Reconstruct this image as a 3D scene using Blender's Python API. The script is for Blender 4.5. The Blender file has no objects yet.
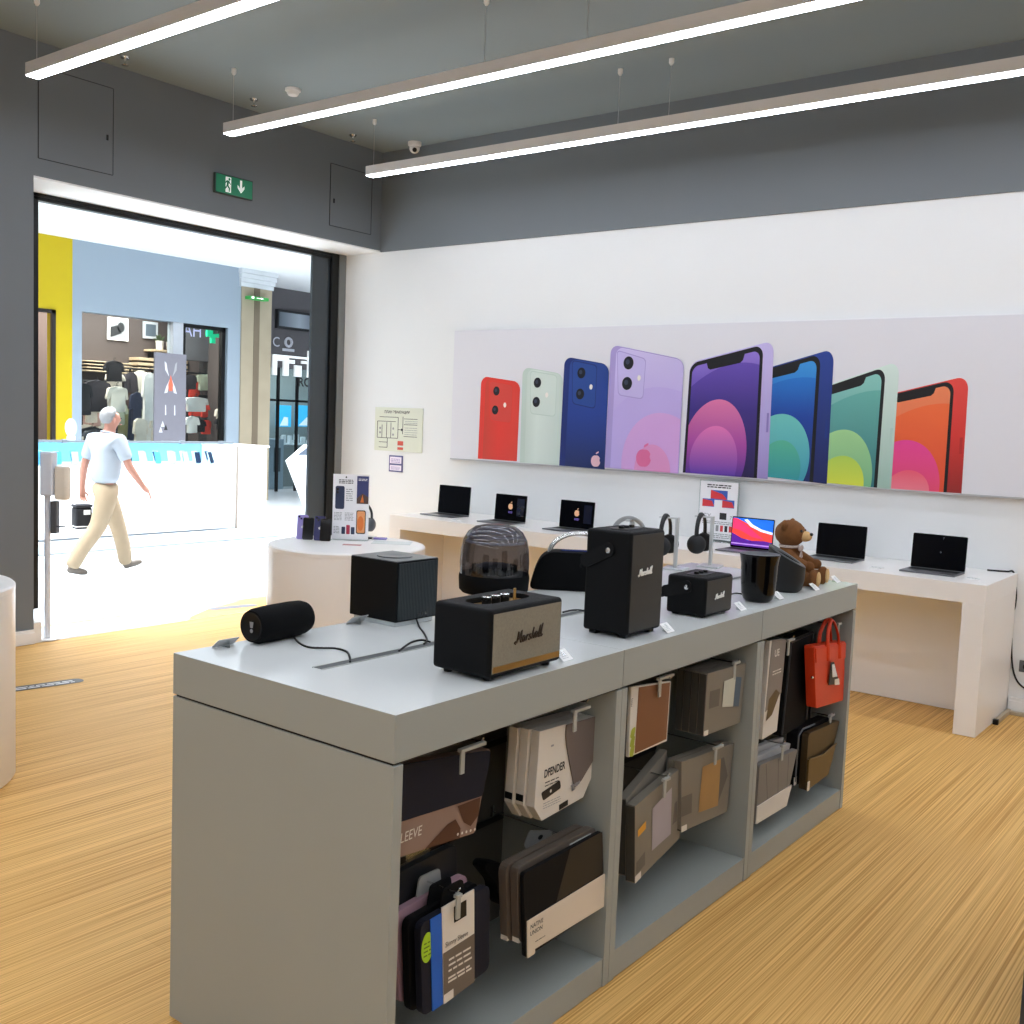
import bpy, bmesh, math, random
from mathutils import Vector, Matrix
random.seed(7)
S = bpy.context.scene
COL = S.collection
PI = math.pi

# ------------------------------------------------------------------ materials
def lin(h):
    h = h.lstrip('#')
    v = [int(h[i:i+2], 16) / 255 for i in (0, 2, 4)]
    return tuple(c / 12.92 if c <= .04045 else ((c + .055) / 1.055) ** 2.4 for c in v)

MATS = {}
def M(name, hx, rough=.5, metal=0., var=.05, scale=12., bump=0., emit=0., ior=1.45, coat=0., spec=None):
    """Principled material with a soft procedural variation of its colour (and optional bump)."""
    if name in MATS: return MATS[name]
    m = bpy.data.materials.new(name); m.use_nodes = True
    nt = m.node_tree; b = nt.nodes['Principled BSDF']
    c = lin(hx)
    b.inputs['Roughness'].default_value = rough
    b.inputs['Metallic'].default_value = metal
    b.inputs['IOR'].default_value = ior
    b.inputs['Coat Weight'].default_value = coat
    if spec is not None: b.inputs['Specular IOR Level'].default_value = spec
    tc = nt.nodes.new('ShaderNodeTexCoord')
    nz = nt.nodes.new('ShaderNodeTexNoise'); nz.inputs['Scale'].default_value = scale
    nt.links.new(tc.outputs['Object'], nz.inputs['Vector'])
    mx = nt.nodes.new('ShaderNodeMix'); mx.data_type = 'RGBA'
    mx.inputs['A'].default_value = (*[x * (1 - var) for x in c], 1)
    mx.inputs['B'].default_value = (*[min(1, x * (1 + var)) for x in c], 1)
    nt.links.new(nz.outputs['Fac'], mx.inputs['Factor'])
    nt.links.new(mx.outputs['Result'], b.inputs['Base Color'])
    if bump:
        n2 = nt.nodes.new('ShaderNodeTexNoise'); n2.inputs['Scale'].default_value = scale * 12
        nt.links.new(tc.outputs['Object'], n2.inputs['Vector'])
        bp = nt.nodes.new('ShaderNodeBump'); bp.inputs['Strength'].default_value = bump; bp.inputs['Distance'].default_value = .004
        nt.links.new(n2.outputs['Fac'], bp.inputs['Height']); nt.links.new(bp.outputs['Normal'], b.inputs['Normal'])
    if emit:
        nt.links.new(mx.outputs['Result'], b.inputs['Emission Color'])
        b.inputs['Emission Strength'].default_value = emit
    MATS[name] = m
    return m

def MG(name, stops, axis=2, rough=.45, emit=0., angle=None):
    """Principled material with a colour ramp along one Generated axis."""
    if name in MATS: return MATS[name]
    m = bpy.data.materials.new(name); m.use_nodes = True
    nt = m.node_tree; b = nt.nodes['Principled BSDF']
    b.inputs['Roughness'].default_value = rough
    tc = nt.nodes.new('ShaderNodeTexCoord'); sp = nt.nodes.new('ShaderNodeSeparateXYZ')
    nt.links.new(tc.outputs['Generated'], sp.inputs[0])
    cr = nt.nodes.new('ShaderNodeValToRGB')
    while len(cr.color_ramp.elements) < len(stops): cr.color_ramp.elements.new(.5)
    for e, (p, h) in zip(cr.color_ramp.elements, stops):
        e.position = p; e.color = (*lin(h), 1)
    nt.links.new(sp.outputs[axis], cr.inputs['Fac'])
    nt.links.new(cr.outputs['Color'], b.inputs['Base Color'])
    if emit:
        nt.links.new(cr.outputs['Color'], b.inputs['Emission Color']); b.inputs['Emission Strength'].default_value = emit
    MATS[name] = m
    return m

def MGLASS(name, hx, tint, gloss=.12, rough=.03):
    """Thin clear or tinted sheet: transparent mixed with a fresnel weighted glossy coat."""
    if name in MATS: return MATS[name]
    m = bpy.data.materials.new(name); m.use_nodes = True
    nt = m.node_tree; nt.nodes.clear()
    out = nt.nodes.new('ShaderNodeOutputMaterial')
    tr = nt.nodes.new('ShaderNodeBsdfTransparent'); tr.inputs[0].default_value = (*[x * tint for x in lin(hx)], 1)
    gl = nt.nodes.new('ShaderNodeBsdfGlossy'); gl.inputs['Roughness'].default_value = rough
    lw = nt.nodes.new('ShaderNodeLayerWeight'); lw.inputs['Blend'].default_value = .25
    mp = nt.nodes.new('ShaderNodeMath'); mp.operation = 'MULTIPLY_ADD'; mp.inputs[1].default_value = .32; mp.inputs[2].default_value = gloss * .25
    nt.links.new(lw.outputs['Fresnel'], mp.inputs[0])
    mx = nt.nodes.new('ShaderNodeMixShader')
    nt.links.new(mp.outputs[0], mx.inputs[0]); nt.links.new(tr.outputs[0], mx.inputs[1]); nt.links.new(gl.outputs[0], mx.inputs[2])
    nt.links.new(mx.outputs[0], out.inputs[0])
    MATS[name] = m
    return m

def MEMIT(name, hx, s):
    if name in MATS: return MATS[name]
    m = bpy.data.materials.new(name); m.use_nodes = True
    nt = m.node_tree; nt.nodes.clear()
    out = nt.nodes.new('ShaderNodeOutputMaterial'); e = nt.nodes.new('ShaderNodeEmission')
    e.inputs[0].default_value = (*lin(hx), 1); e.inputs[1].default_value = s
    nt.links.new(e.outputs[0], out.inputs[0]); MATS[name] = m
    return m

def wood_floor():
    """Strand bamboo boards running along Y: brick texture for boards, stretched noise for the grain."""
    m = bpy.data.materials.new('bamboo_floor'); m.use_nodes = True
    nt = m.node_tree; b = nt.nodes['Principled BSDF']; N = nt.nodes.new; L = nt.links.new
    tc = N('ShaderNodeTexCoord')
    mp = N('ShaderNodeMapping'); mp.inputs['Rotation'].default_value = (0, 0, PI / 2); L(tc.outputs['Object'], mp.inputs['Vector'])
    br = N('ShaderNodeTexBrick'); br.inputs['Scale'].default_value = 1; br.offset = .37
    br.inputs['Brick Width'].default_value = 1.9; br.inputs['Row Height'].default_value = .14
    br.inputs['Mortar Size'].default_value = .0007; br.inputs['Mortar Smooth'].default_value = .5; br.inputs['Bias'].default_value = 0
    br.inputs['Color1'].default_value = (*lin('#eec178'), 1); br.inputs['Color2'].default_value = (*lin('#dcab62'), 1)
    br.inputs['Mortar'].default_value = (*lin('#8f6430'), 1)
    L(mp.outputs['Vector'], br.inputs['Vector'])
    m2 = N('ShaderNodeMapping'); m2.inputs['Scale'].default_value = (125, .5, 1); L(tc.outputs['Object'], m2.inputs['Vector'])
    n1 = N('ShaderNodeTexNoise'); n1.inputs['Scale'].default_value = 1.3; n1.inputs['Detail'].default_value = 3; L(m2.outputs['Vector'], n1.inputs['Vector'])
    r1 = N('ShaderNodeValToRGB'); r1.color_ramp.elements[0].position = .34; r1.color_ramp.elements[1].position = .6
    r1.color_ramp.elements[0].color = (*lin('#bf8434'), 1); r1.color_ramp.elements[1].color = (*lin('#fdd083'), 1)
    L(n1.outputs['Fac'], r1.inputs['Fac'])
    mx = N('ShaderNodeMix'); mx.data_type = 'RGBA'; mx.inputs['Factor'].default_value = .72
    L(br.outputs['Color'], mx.inputs['A']); L(r1.outputs['Color'], mx.inputs['B'])
    m3 = N('ShaderNodeMapping'); m3.inputs['Scale'].default_value = (210, 1.1, 1); L(tc.outputs['Object'], m3.inputs['Vector'])
    n2 = N('ShaderNodeTexNoise'); n2.inputs['Scale'].default_value = 1; n2.inputs['Detail'].default_value = 2; L(m3.outputs['Vector'], n2.inputs['Vector'])
    r2 = N('ShaderNodeValToRGB'); r2.color_ramp.elements[0].position = .3; r2.color_ramp.elements[1].position = .7
    r2.color_ramp.elements[0].color = (.76, .69, .58, 1); r2.color_ramp.elements[1].color = (1, 1, 1, 1)
    L(n2.outputs['Fac'], r2.inputs['Fac'])
    mul = N('ShaderNodeMix'); mul.data_type = 'RGBA'; mul.blend_type = 'MULTIPLY'; mul.inputs['Factor'].default_value = .8
    L(mx.outputs['Result'], mul.inputs['A']); L(r2.outputs['Color'], mul.inputs['B'])
    L(mul.outputs['Result'], b.inputs['Base Color'])
    b.inputs['Roughness'].default_value = .48
    b.inputs['Specular IOR Level'].default_value = .2
    return m

# ------------------------------------------------------------------ planes: map (a, b, offset) to 3D
def PX(x): return lambda a, b, o=0.: Vector((x + o, a, b))        # faces +X, a runs along Y, b up
def PXn(x): return lambda a, b, o=0.: Vector((x - o, a, b))
def PY(y): return lambda a, b, o=0.: Vector((a, y - o, b))        # faces -Y, a runs along X, b up
def PZ(z): return lambda a, b, o=0.: Vector((a, b, z + o))        # faces up
def PL(org, ux, uy):
    org, ux, uy = Vector(org), Vector(ux).normalized(), Vector(uy).normalized(); n = ux.cross(uy)
    return lambda a, b, o=0.: org + ux * a + uy * b + n * o

def rrect(x0, x1, y0, y1, r, n=5):
    out = []
    for cx, cy, a0 in ((x1 - r, y0 + r, -PI/2), (x1 - r, y1 - r, 0), (x0 + r, y1 - r, PI/2), (x0 + r, y0 + r, PI)):
        for i in range(n + 1):
            a = a0 + PI / 2 * i / n; out.append((cx + r * math.cos(a), cy + r * math.sin(a)))
    return out
def rpoly(pts, r, n=4):
    """round the corners of a polygon"""
    out = []; k = len(pts)
    for i in range(k):
        p0, p, p1 = Vector(pts[i - 1]), Vector(pts[i]), Vector(pts[(i + 1) % k])
        rr = r[i] if isinstance(r, (list, tuple)) else r
        a = p + (p0 - p).normalized() * min(rr, (p0 - p).length * .49); b = p + (p1 - p).normalized() * min(rr, (p1 - p).length * .49)
        if rr <= 0: out.append(tuple(p)); continue
        for j in range(n + 1):
            t = j / n; out.append(tuple(a * (1 - t) ** 2 + p * 2 * t * (1 - t) + b * t * t))
    return out
def ellip(cx, cy, rx, ry=None, n=28, a0=0, a1=2 * PI):
    ry = rx if ry is None else ry
    return [(cx + rx * math.cos(a0 + (a1 - a0) * i / n), cy + ry * math.sin(a0 + (a1 - a0) * i / n)) for i in range(n)]
def clip01(poly, x0=0., x1=1., y0=0., y1=1.):
    def cut(ps, f, g):
        out = []
        for i in range(len(ps)):
            a, b = ps[i - 1], ps[i]; fa, fb = f(a), f(b)
            if (fa >= 0) != (fb >= 0):
                t = fa / (fa - fb); out.append((a[0] + (b[0] - a[0]) * t, a[1] + (b[1] - a[1]) * t))
            if fb >= 0: out.append(b)
        return out
    for f in (lambda p: p[0] - x0, lambda p: x1 - p[0], lambda p: p[1] - y0, lambda p: y1 - p[1]):
        if poly: poly = cut(poly, f, None)
    return poly
def bil(q):
    """unit square -> quad (tl, tr, br, bl)"""
    tl, tr, br, bl = [Vector(p) for p in q]
    return lambda u, v: tuple((bl * (1 - u) + br * u) * (1 - v) + (tl * (1 - u) + tr * u) * v)

class G:
    """a bmesh that collects shapes and is linked as ONE mesh object"""
    def __init__(s): s.bm = bmesh.new()
    def _fin(s, faces, mi):
        for f in faces: f.material_index = mi
    def poly(s, pts, pl, o=0., mi=0):
        if len(pts) < 3: return
        ar = sum(pts[i - 1][0] * pts[i][1] - pts[i][0] * pts[i - 1][1] for i in range(len(pts)))
        if ar < 0: pts = pts[::-1]
        P = [pl(a, b, o) for a, b in pts]
        want = pl(0, 0, 1) - pl(0, 0, 0)
        f = s.bm.faces.new([s.bm.verts.new(p) for p in P]); f.normal_update()
        if f.normal.dot(want) < 0: f.normal_flip()
        f.material_index = mi
    def slab(s, pts, pl, o0, o1, mi=0, mside=None, bev=0):
        mside = mi if mside is None else mside
        A = [s.bm.verts.new(pl(a, b, o0)) for a, b in pts]; B = [s.bm.verts.new(pl(a, b, o1)) for a, b in pts]
        fs = [s.bm.faces.new(A), s.bm.faces.new(B)]; sd = []
        for i in range(len(pts)): sd.append(s.bm.faces.new((A[i - 1], A[i], B[i], B[i - 1])))
        s._fin(fs, mi); s._fin(sd, mside)
        bmesh.ops.recalc_face_normals(s.bm, faces=fs + sd)
        if bev:
            es = list({e for f in fs for e in f.edges})
            bmesh.ops.bevel(s.bm, geom=es, offset=bev, segments=2, profile=.7, affect='EDGES', clamp_overlap=True)
    def box(s, x0, x1, y0, y1, z0, z1, mi=0, bev=0., seg=2, rot=None, vert_only=False):
        c = Vector(((x0 + x1) / 2, (y0 + y1) / 2, (z0 + z1) / 2))
        mat = Matrix.Translation(c) @ (rot.to_4x4() if rot else Matrix()) @ Matrix.Diagonal((x1 - x0, y1 - y0, z1 - z0, 1))
        r = bmesh.ops.create_cube(s.bm, size=1, matrix=mat)
        vs = r['verts']; fs = list({f for v in vs for f in v.link_faces}); s._fin(fs, mi)
        if bev:
            es = list({e for v in vs for e in v.link_edges})
            if vert_only: es = [e for e in es if abs((e.verts[0].co - e.verts[1].co).normalized().z) > .9]
            n = bmesh.ops.bevel(s.bm, geom=es, offset=bev, segments=seg, profile=.5, affect='EDGES', clamp_overlap=True)
            s._fin(n['faces'], mi)
    def lathe(s, prof, c=(0, 0, 0), n=32, mi=0, fn=None, axis=None):
        c = Vector(c); rings = []
        R = axis if axis else Matrix.Identity(3)
        for r, z in prof:
            if r < 1e-6: rings.append([s.bm.verts.new(c + R @ Vector((0, 0, z)))])
            else:
                ring = []
                for i in range(n):
                    p = Vector((r * math.cos(2 * PI * i / n), r * math.sin(2 * PI * i / n), z))
                    if fn: p = fn(p)
                    ring.append(s.bm.verts.new(c + R @ p))
                rings.append(ring)
        fs = []
        for a, b in zip(rings, rings[1:]):
            for i in range(n):
                va = (a[0],) if len(a) == 1 else (a[i - 1], a[i]); vb = (b[0],) if len(b) == 1 else (b[i], b[i - 1])
                if len(va) + len(vb) >= 3: fs.append(s.bm.faces.new((*va, *vb)))
        s._fin(fs, mi); bmesh.ops.recalc_face_normals(s.bm, faces=fs)
    def tube(s, pts, r, n=8, mi=0, closed=False, flat=1.):
        P = [Vector(p) for p in pts]; k = len(P); rad = r if isinstance(r, (list, tuple)) else [r] * k
        nrm = None; rings = []
        for i in range(k):
            if closed: t = P[(i + 1) % k] - P[i - 1]
            else: t = P[min(i + 1, k - 1)] - P[max(i - 1, 0)]
            t.normalize()
            if nrm is None:
                nrm = t.orthogonal().normalized() if abs(t.z) > .9 else Vector((0, 0, 1)).cross(t).normalized()
            nrm = (nrm - t * nrm.dot(t)).normalized(); bi = t.cross(nrm)
            rings.append([s.bm.verts.new(P[i] + (nrm * math.cos(2 * PI * j / n) + bi * math.sin(2 * PI * j / n) * flat) * rad[i]) for j in range(n)])
        fs = []
        pr = list(zip(rings, rings[1:])) + ([(rings[-1], rings[0])] if closed else [])
        for a, b in pr:
            for j in range(n): fs.append(s.bm.faces.new((a[j - 1], a[j], b[j], b[j - 1])))
        if not closed: fs += [s.bm.faces.new(rings[0]), s.bm.faces.new(rings[-1])]
        s._fin(fs, mi); bmesh.ops.recalc_face_normals(s.bm, faces=fs)
    def ell(s, c, r, rot=None, mi=0, u=20, v=12):
        mat = Matrix.Translation(Vector(c)) @ (rot.to_4x4() if rot else Matrix()) @ Matrix.Diagonal((*r, 1))
        q = bmesh.ops.create_uvsphere(s.bm, u_segments=u, v_segments=v, radius=1, matrix=mat)
        s._fin({f for w in q['verts'] for f in w.link_faces}, mi)
    def text(s, st, pl, a, b, size, mi=0, o=.001, shear=0., align='LEFT', sx=1., rot=0., bold=0.):
        cu = bpy.data.curves.new('lettering', 'FONT'); cu.body = st; cu.size = size; cu.shear = shear; cu.align_x = align
        cu.resolution_u = 3; cu.offset = bold
        ob = bpy.data.objects.new('lettering', cu); COL.objects.link(ob)
        bpy.context.view_layer.update()
        me = bpy.data.meshes.new_from_object(ob.evaluated_get(bpy.context.evaluated_depsgraph_get()))
        bpy.data.objects.remove(ob); bpy.data.curves.remove(cu)
        want = pl(0, 0, 1) - pl(0, 0, 0); cs, sn = math.cos(rot), math.sin(rot)
        vs = [s.bm.verts.new(pl(a + v.co.x * sx * cs - v.co.y * sn, b + v.co.x * sx * sn + v.co.y * cs, o)) for v in me.vertices]
        for p in me.polygons:
            try: f = s.bm.faces.new([vs[i] for i in p.vertices])
            except ValueError: continue
            f.normal_update(); f.material_index = mi
            if f.normal.dot(want) < 0: f.normal_flip()
        bpy.data.meshes.remove(me)
    def lines(s, pl, a0, a1, b0, b1, n, mi=0, o=.001, fill=.45, seed=1):
        """rows of small print too small to read"""
        rn = random.Random(seed); h = (b1 - b0) / n
        for i in range(n):
            y = b0 + h * i; x = a0
            while x < a1 - h * .3:
                w = min(h * rn.uniform(.8, 2.6), a1 - x); s.poly([(x, y), (x + w, y), (x + w, y + h * fill), (x, y + h * fill)], pl, o, mi); x += w + h * .35
    def build(s, name, mats, parent=None, smooth=None, local=False):
        me = bpy.data.meshes.new(name); 
        if parent is not None and not local:
            mw = Matrix.Identity(4); p = parent
            while p is not None: mw = p.matrix_basis @ mw; p = p.parent
            s.bm.transform(mw.inverted())
        s.bm.to_mesh(me); s.bm.free()
        for m in (mats if isinstance(mats, (list, tuple)) else [mats]): me.materials.append(m)
        if smooth is not None:
            me.polygons.foreach_set('use_smooth', [True] * len(me.polygons))
            me.set_sharp_from_angle(angle=math.radians(smooth))
        ob = bpy.data.objects.new(name, me); COL.objects.link(ob)
        if parent is not None: ob.parent = parent
        return ob

def tag(o, label, cat=None, group=None):
    o['label'] = label
    if cat: o['category'] = cat
    if group: o['group'] = group
    return o
def struct(o, label=None):
    o['kind'] = 'structure'
    if label: o['label'] = label
    return o
def thing(name, label, cat, loc=(0, 0, 0), group=None, rz=0.):
    o = bpy.data.objects.new(name, None); o.empty_display_size = .05; COL.objects.link(o)
    o.location = loc; o.rotation_euler = (0, 0, rz)
    return tag(o, label, cat, group)
def copy_tree(o, parent=None):
    c = o.copy(); COL.objects.link(c)
    if parent is not None: c.parent = parent
    for ch in [x for x in o.children]: copy_tree(ch, c)
    return c
def bake(o):
    """apply the modifiers of a mesh object"""
    bpy.context.view_layer.update()
    me = bpy.data.meshes.new_from_object(o.evaluated_get(bpy.context.evaluated_depsgraph_get()))
    o.modifiers.clear(); old = o.data; o.data = me
    bpy.data.meshes.remove(old)
    return o
def cut(o, cutter):
    m = o.modifiers.new('cut', 'BOOLEAN'); m.operation = 'DIFFERENCE'; m.object = cutter; m.solver = 'EXACT'
    bake(o); me = cutter.data; bpy.data.objects.remove(cutter); bpy.data.meshes.remove(me)
    return o
def spline(pts, n=8):
    """Catmull-Rom through points"""
    P = [Vector(p) for p in pts]; out = []
    for i in range(len(P) - 1):
        p0, p1, p2, p3 = P[max(i - 1, 0)], P[i], P[i + 1], P[min(i + 2, len(P) - 1)]
        for j in range(n):
            t = j / n
            out.append(.5 * ((2 * p1) + (p2 - p0) * t + (2 * p0 - 5 * p1 + 4 * p2 - p3) * t * t + (3 * p1 - p0 - 3 * p2 + p3) * t ** 3))
    return out + [P[-1]]

# ------------------------------------------------------------------ shared materials
m_white = M('white_wall_paint', '#eceeee', .6, var=.015, scale=2)
m_grey = M('dark_grey_paint', '#747a7f', .75, var=.03, scale=3)
m_ceil = M('grey_ceiling_paint', '#8a9699', .8, var=.03, scale=2)
m_trimw = M('white_trim', '#f0efec', .45, var=.02)
m_black = M('black_frame_metal', '#0d0e0f', .4, .2)
m_lam = M('taupe_laminate', '#9ca09a', .42, var=.03, scale=3)
m_lam_lit = M('taupe_laminate_lit', '#d6d9d7', .2, var=.02, scale=3, spec=.75)  # lighter copy of the laminate: light from above put into the colour
m_desk = M('white_lacquer', '#f2efeb', .3, var=.012, scale=3)
m_alu = M('aluminium', '#c5c7ca', .32, .85, var=.03)
m_dkplast = M('black_plastic', '#08090a', .42, var=.1, spec=.3)
m_blkfab = M('black_fabric', '#060709', .8, var=.15, scale=60, bump=.3, spec=.15)
m_gloss = M('gloss_black', '#050506', .06, var=.05, coat=.5)
m_cable = M('black_cable_rubber', '#121212', .5)
m_card = M('white_card', '#f6f6f4', .5, var=.01)
m_ink = M('dark_ink', '#2a2a2c', .6)
m_greyink = M('grey_ink', '#9a9a9c', .6)
m_chrome = M('bright_chrome', '#e2e2e2', .12, 1.)
m_clear = MGLASS('clear_acrylic', '#f4f8f8', .96, .1)
m_glass = MGLASS('shop_glass', '#e8f0f2', .97, .08)

# ------------------------------------------------------------------ camera
cam = bpy.data.objects.new('camera', bpy.data.cameras.new('camera')); COL.objects.link(cam)
cam.matrix_world = Matrix(((0.7904615, -0.0841663, 0.6067015, 0.0), (0.6112257, 0.0442387, -0.790219, 0.0), (0.0396702, 0.9954692, 0.0864136, 1.75), (0, 0, 0, 1)))
cam.data.sensor_width = 36; cam.data.lens = 36.35775; cam.data.clip_start = .05; cam.data.clip_end = 200
S.camera = cam
S.view_settings.view_transform = 'Standard'; S.view_settings.look = 'None'
S.view_settings.exposure = 0.; S.view_settings.gamma = 1.

# ------------------------------------------------------------------ the shop's shell
ZC = 4.27; YB = 7.24; XL = -7.28; ZH = 3.335; XD = -7.8
g = G(); g.box(XL, 3.2, -3.6, YB + .1, -.1, 0); m_floor = wood_floor(); struct(g.build('floor', m_floor), 'honey coloured strand bamboo floor of the shop')
g = G(); g.slab([(XL, 5.12), (-7.393, 5.214), (-7.609, 5.567), (-7.759, 6.002), (-7.80, 6.15), (-7.80, YB), (XL, YB)], PZ(0), -.05, .0015); struct(g.build('floor_light_patch_edge', m_floor), 'strand bamboo floor in the entrance, its slanted edge drawn along a light patch')  # slanted cut shapes the light patch; pale tile beside it stands for overexposed wood
g = G(); g.box(XD - .1, 3.3, -3.7, YB + .1, ZC, ZC + .1); struct(g.build('ceiling', m_ceil), 'mid grey painted ceiling of the shop')
g = G(); g.box(XD - .05, 3.3, YB, YB + .15, 0, ZH); struct(g.build('wall_back', m_white), 'white back wall behind the laptop counter')
g = G(); g.box(XL, 3.3, YB - .012, YB + .15, ZH, ZC); struct(g.build('wall_back_upper', m_grey), 'dark grey upper band of the back wall')
g = G(); g.box(XD - .05, XL, -3.6, 3.80, 0, ZC); struct(g.build('wall_left', m_grey), 'dark grey wall left of the shop entrance')
g = G(); g.box(XD - .05, XL, 3.80, YB, ZH + .012, ZC)
struct(g.build('wall_entrance_header', m_grey), 'dark grey bulkhead above the shop entrance')
g = G(); g.box(XD - .05, XL, 3.80, YB, ZH, ZH + .012); struct(g.build('trim_1', m_white), 'white underside of the entrance bulkhead')
g = G(); g.box(3.2, 3.3, -3.6, YB, 0, ZC); struct(g.build('wall_right', m_white))
g = G(); g.box(XL, 3.2, -3.7, -3.6, 0, ZC); struct(g.build('wall_front', m_white))
for nm, bx in (('baseboard_left', (XL, XL + .018, -3.6, 3.80)), ('baseboard_back', (-1.425, 3.2, YB - .018, YB))):
    g = G(); g.box(*bx, 0, .105, bev=.004)
    if nm.endswith('left'): g.box(bx[0], bx[1] + .007, bx[2], bx[3], .0, .085, bev=.003)
    else: g.box(bx[0], bx[1], bx[2] - .007, bx[3], .0, .085, bev=.003)
    struct(g.build(nm, m_trimw), 'white moulded baseboard of the %s wall' % nm.split('_')[1])
g = G(); g.box(XL - .001, XL + .003, 3.80, YB, -.05, .003); struct(g.build('trim_2', m_trimw), 'pale edge strip of the entrance threshold')
g = G(); g.box(XD - .05, XD + .03, 4.1, 6.14, -.05, .004); struct(g.build('trim_3', M('brass_track', '#d9cf9f', .4, .3)), 'floor track of the entrance')
g = G(); g.box(XD - .04, XL, 3.80, 3.86, 0.0, .15, bev=.004); struct(g.build('trim_4', m_trimw), 'white foot of the left entrance jamb')

# entrance frame: black posts, header rail, grey sliding leaf
dr = thing('door_1', 'black framed wide entrance with a slate grey sliding leaf parked at right', 'entrance', (XD, 5.5, 0)); dr['kind'] = 'structure'
g = G(); g.box(XD - .05, XD + .02, 4.02, 4.10, .15, ZH, bev=.004); g.build('post', m_black, dr)
g = G(); g.box(XD - .05, XD + .03, 7.06, 7.155, 0, ZH, bev=.004); g.build('post', m_black, dr)
g = G(); g.box(XD - .05, XD + .02, 3.86, 7.16, ZH - .055, ZH, bev=.004); g.box(XD + .02, XD + .028, 3.9, 7.16, ZH - .028, ZH - .02); g.build('top_rail', m_black, dr)
g = G(); g.box(XD - .03, XD, 6.84, 7.06, 0.01, ZH - .05); g.build('door_leaf', M('slate_leaf', '#3c444b', .3), dr)
g = G(); g.box(XD - .05, XD + .04, 7.155, YB, 0, ZH); struct(g.build('trim_5', M('grey_jamb', '#7c7f80', .6)), 'grey strip between the door post and the white wall')
g = G(); g.box(XD - .05, XD - .01, 3.78, 4.02, 0.15, ZH); struct(g.build('trim_6', m_black), 'dark return beside the left entrance post')

# access hatches on the bulkhead
for nm, lab, y0, y1, z0, z1, ky in (('access_hatch', 'larger square access hatch at the left end of the dark bulkhead, small black latch', 3.835, 4.405, 3.475, 4.10, 4.36), ('access_hatch', 'smaller access hatch near the back corner of the dark bulkhead, beyond the exit sign', 6.57, 7.09, 3.48, 4.03, 6.615)):
    t = thing(nm, lab, 'hatch', (XL, (y0 + y1) / 2, z0))
    g = G(); g.box(XL, XL + .004, y0, y1, z0, z1, bev=.002); g.build('panel', m_grey, t)
    g = G()
    for a in ((y0, y1, z0 - .004, z0), (y0, y1, z1, z1 + .004), (y0 - .004, y0, z0, z1), (y1, y1 + .004, z0, z1)): g.box(XL, XL + .005, *a)
    g.build('frame', M('hatch_gap', '#2c2e2f', .7), t)
    g = G(); g.box(XL, XL + .008, ky - .008, ky + .008, (z0 + z1) / 2 - .07, (z0 + z1) / 2 - .03, bev=.002); g.build('latch', m_black, t)

# emergency exit sign
t = thing('exit_sign', 'green emergency exit sign with running figure and down arrow above the entrance', 'exit sign', (XL, 5.49, 3.52))
g = G(); g.box(XL, XL + .03, 5.30, 5.68, 3.525, 3.685, bev=.004); g.build('housing', M('sign_housing', '#3a4a44', .5), t)
g = G(); P = PX(XL + .031)
g.poly(rrect(5.308, 5.672, 3.533, 3.677, .008), P, 0, 0)
g.poly([(5.40, 3.545), (5.455, 3.545), (5.455, 3.668), (5.40, 3.668)], P, .001, 1)                         # doorway
g.poly(ellip(5.437, 3.652, .011, n=14), P, .002, 2)
g.poly([(5.41, 3.64), (5.435, 3.64), (5.452, 3.612), (5.447, 3.607), (5.432, 3.622), (5.428, 3.60), (5.445, 3.58), (5.44, 3.55), (5.43, 3.55), (5.43, 3.576), (5.415, 3.592), (5.405, 3.57), (5.385, 3.57), (5.385, 3.58), (5.398, 3.58), (5.41, 3.602), (5.412, 3.626), (5.40, 3.615), (5.395, 3.62)], P, .002, 2)
g.poly([(5.545, 3.665), (5.565, 3.665), (5.565, 3.60), (5.59, 3.625), (5.59, 3.60), (5.555, 3.56), (5.52, 3.60), (5.52, 3.625), (5.545, 3.60)], P, .001, 1)
g.build('pictogram', [M('sign_green', '#0f7a55', .4, emit=.12), M('sign_white', '#eef7f0', .4, emit=.35), M('sign_green_dark', '#0c6b4a', .4, emit=.1)], t)

# sprinklers, detector, camera on the ceiling
for i, (x, y) in enumerate([(-7.0316, 4.3480), (-7.0063, 5.4828), (-7.0733, 6.6395)]):
    t = thing('sprinkler', ['chrome ceiling sprinkler nearest the left column', 'chrome ceiling sprinkler between the first two light bars, above the exit sign', 'chrome ceiling sprinkler nearest the back corner'][i], 'sprinkler', (x, y, ZC))
    g = G(); g.lathe([(0, .002), (.035, .002), (.03, -.012), (.012, -.016), (.01, -.03), (0, -.03)], (x, y, ZC), 16); g.build('escutcheon', m_chrome, t, 40)
    g = G(); g.lathe([(.008, -.03), (.008, -.05), (.024, -.056), (.022, -.06), (0, -.06)], (x, y, ZC), 16); g.build('deflector', m_chrome, t, 40)
x, y = -6.522, 5.476
t = thing('smoke_detector', 'white round smoke detector on the ceiling behind the middle light bar', 'smoke detector', (x, y, ZC))
g = G(); g.lathe([(0, 0), (.06, 0), (.06, -.018), (.05, -.022), (0, -.022)], (x, y, ZC), 24); g.build('base', m_trimw, t, 40)
g = G(); g.lathe([(.05, -.022), (.047, -.035), (.036, -.05), (0, -.055)], (x, y, ZC), 24); g.build('sensor_cap', m_trimw, t, 40)
x, y = -6.745, 7.10
t = thing('security_camera', 'white dome security camera on the ceiling in the back corner', 'camera', (x, y, ZC))
g = G(); g.lathe([(0, .002), (.062, .002), (.06, -.03), (.048, -.04), (0, -.04)], (x, y, ZC), 24); g.build('base', m_trimw, t, 40)
g = G(); g.ell((x, y, ZC - .055), (.048, .048, .045)); ball = g.build('dome', m_trimw, t, 60)
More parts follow.
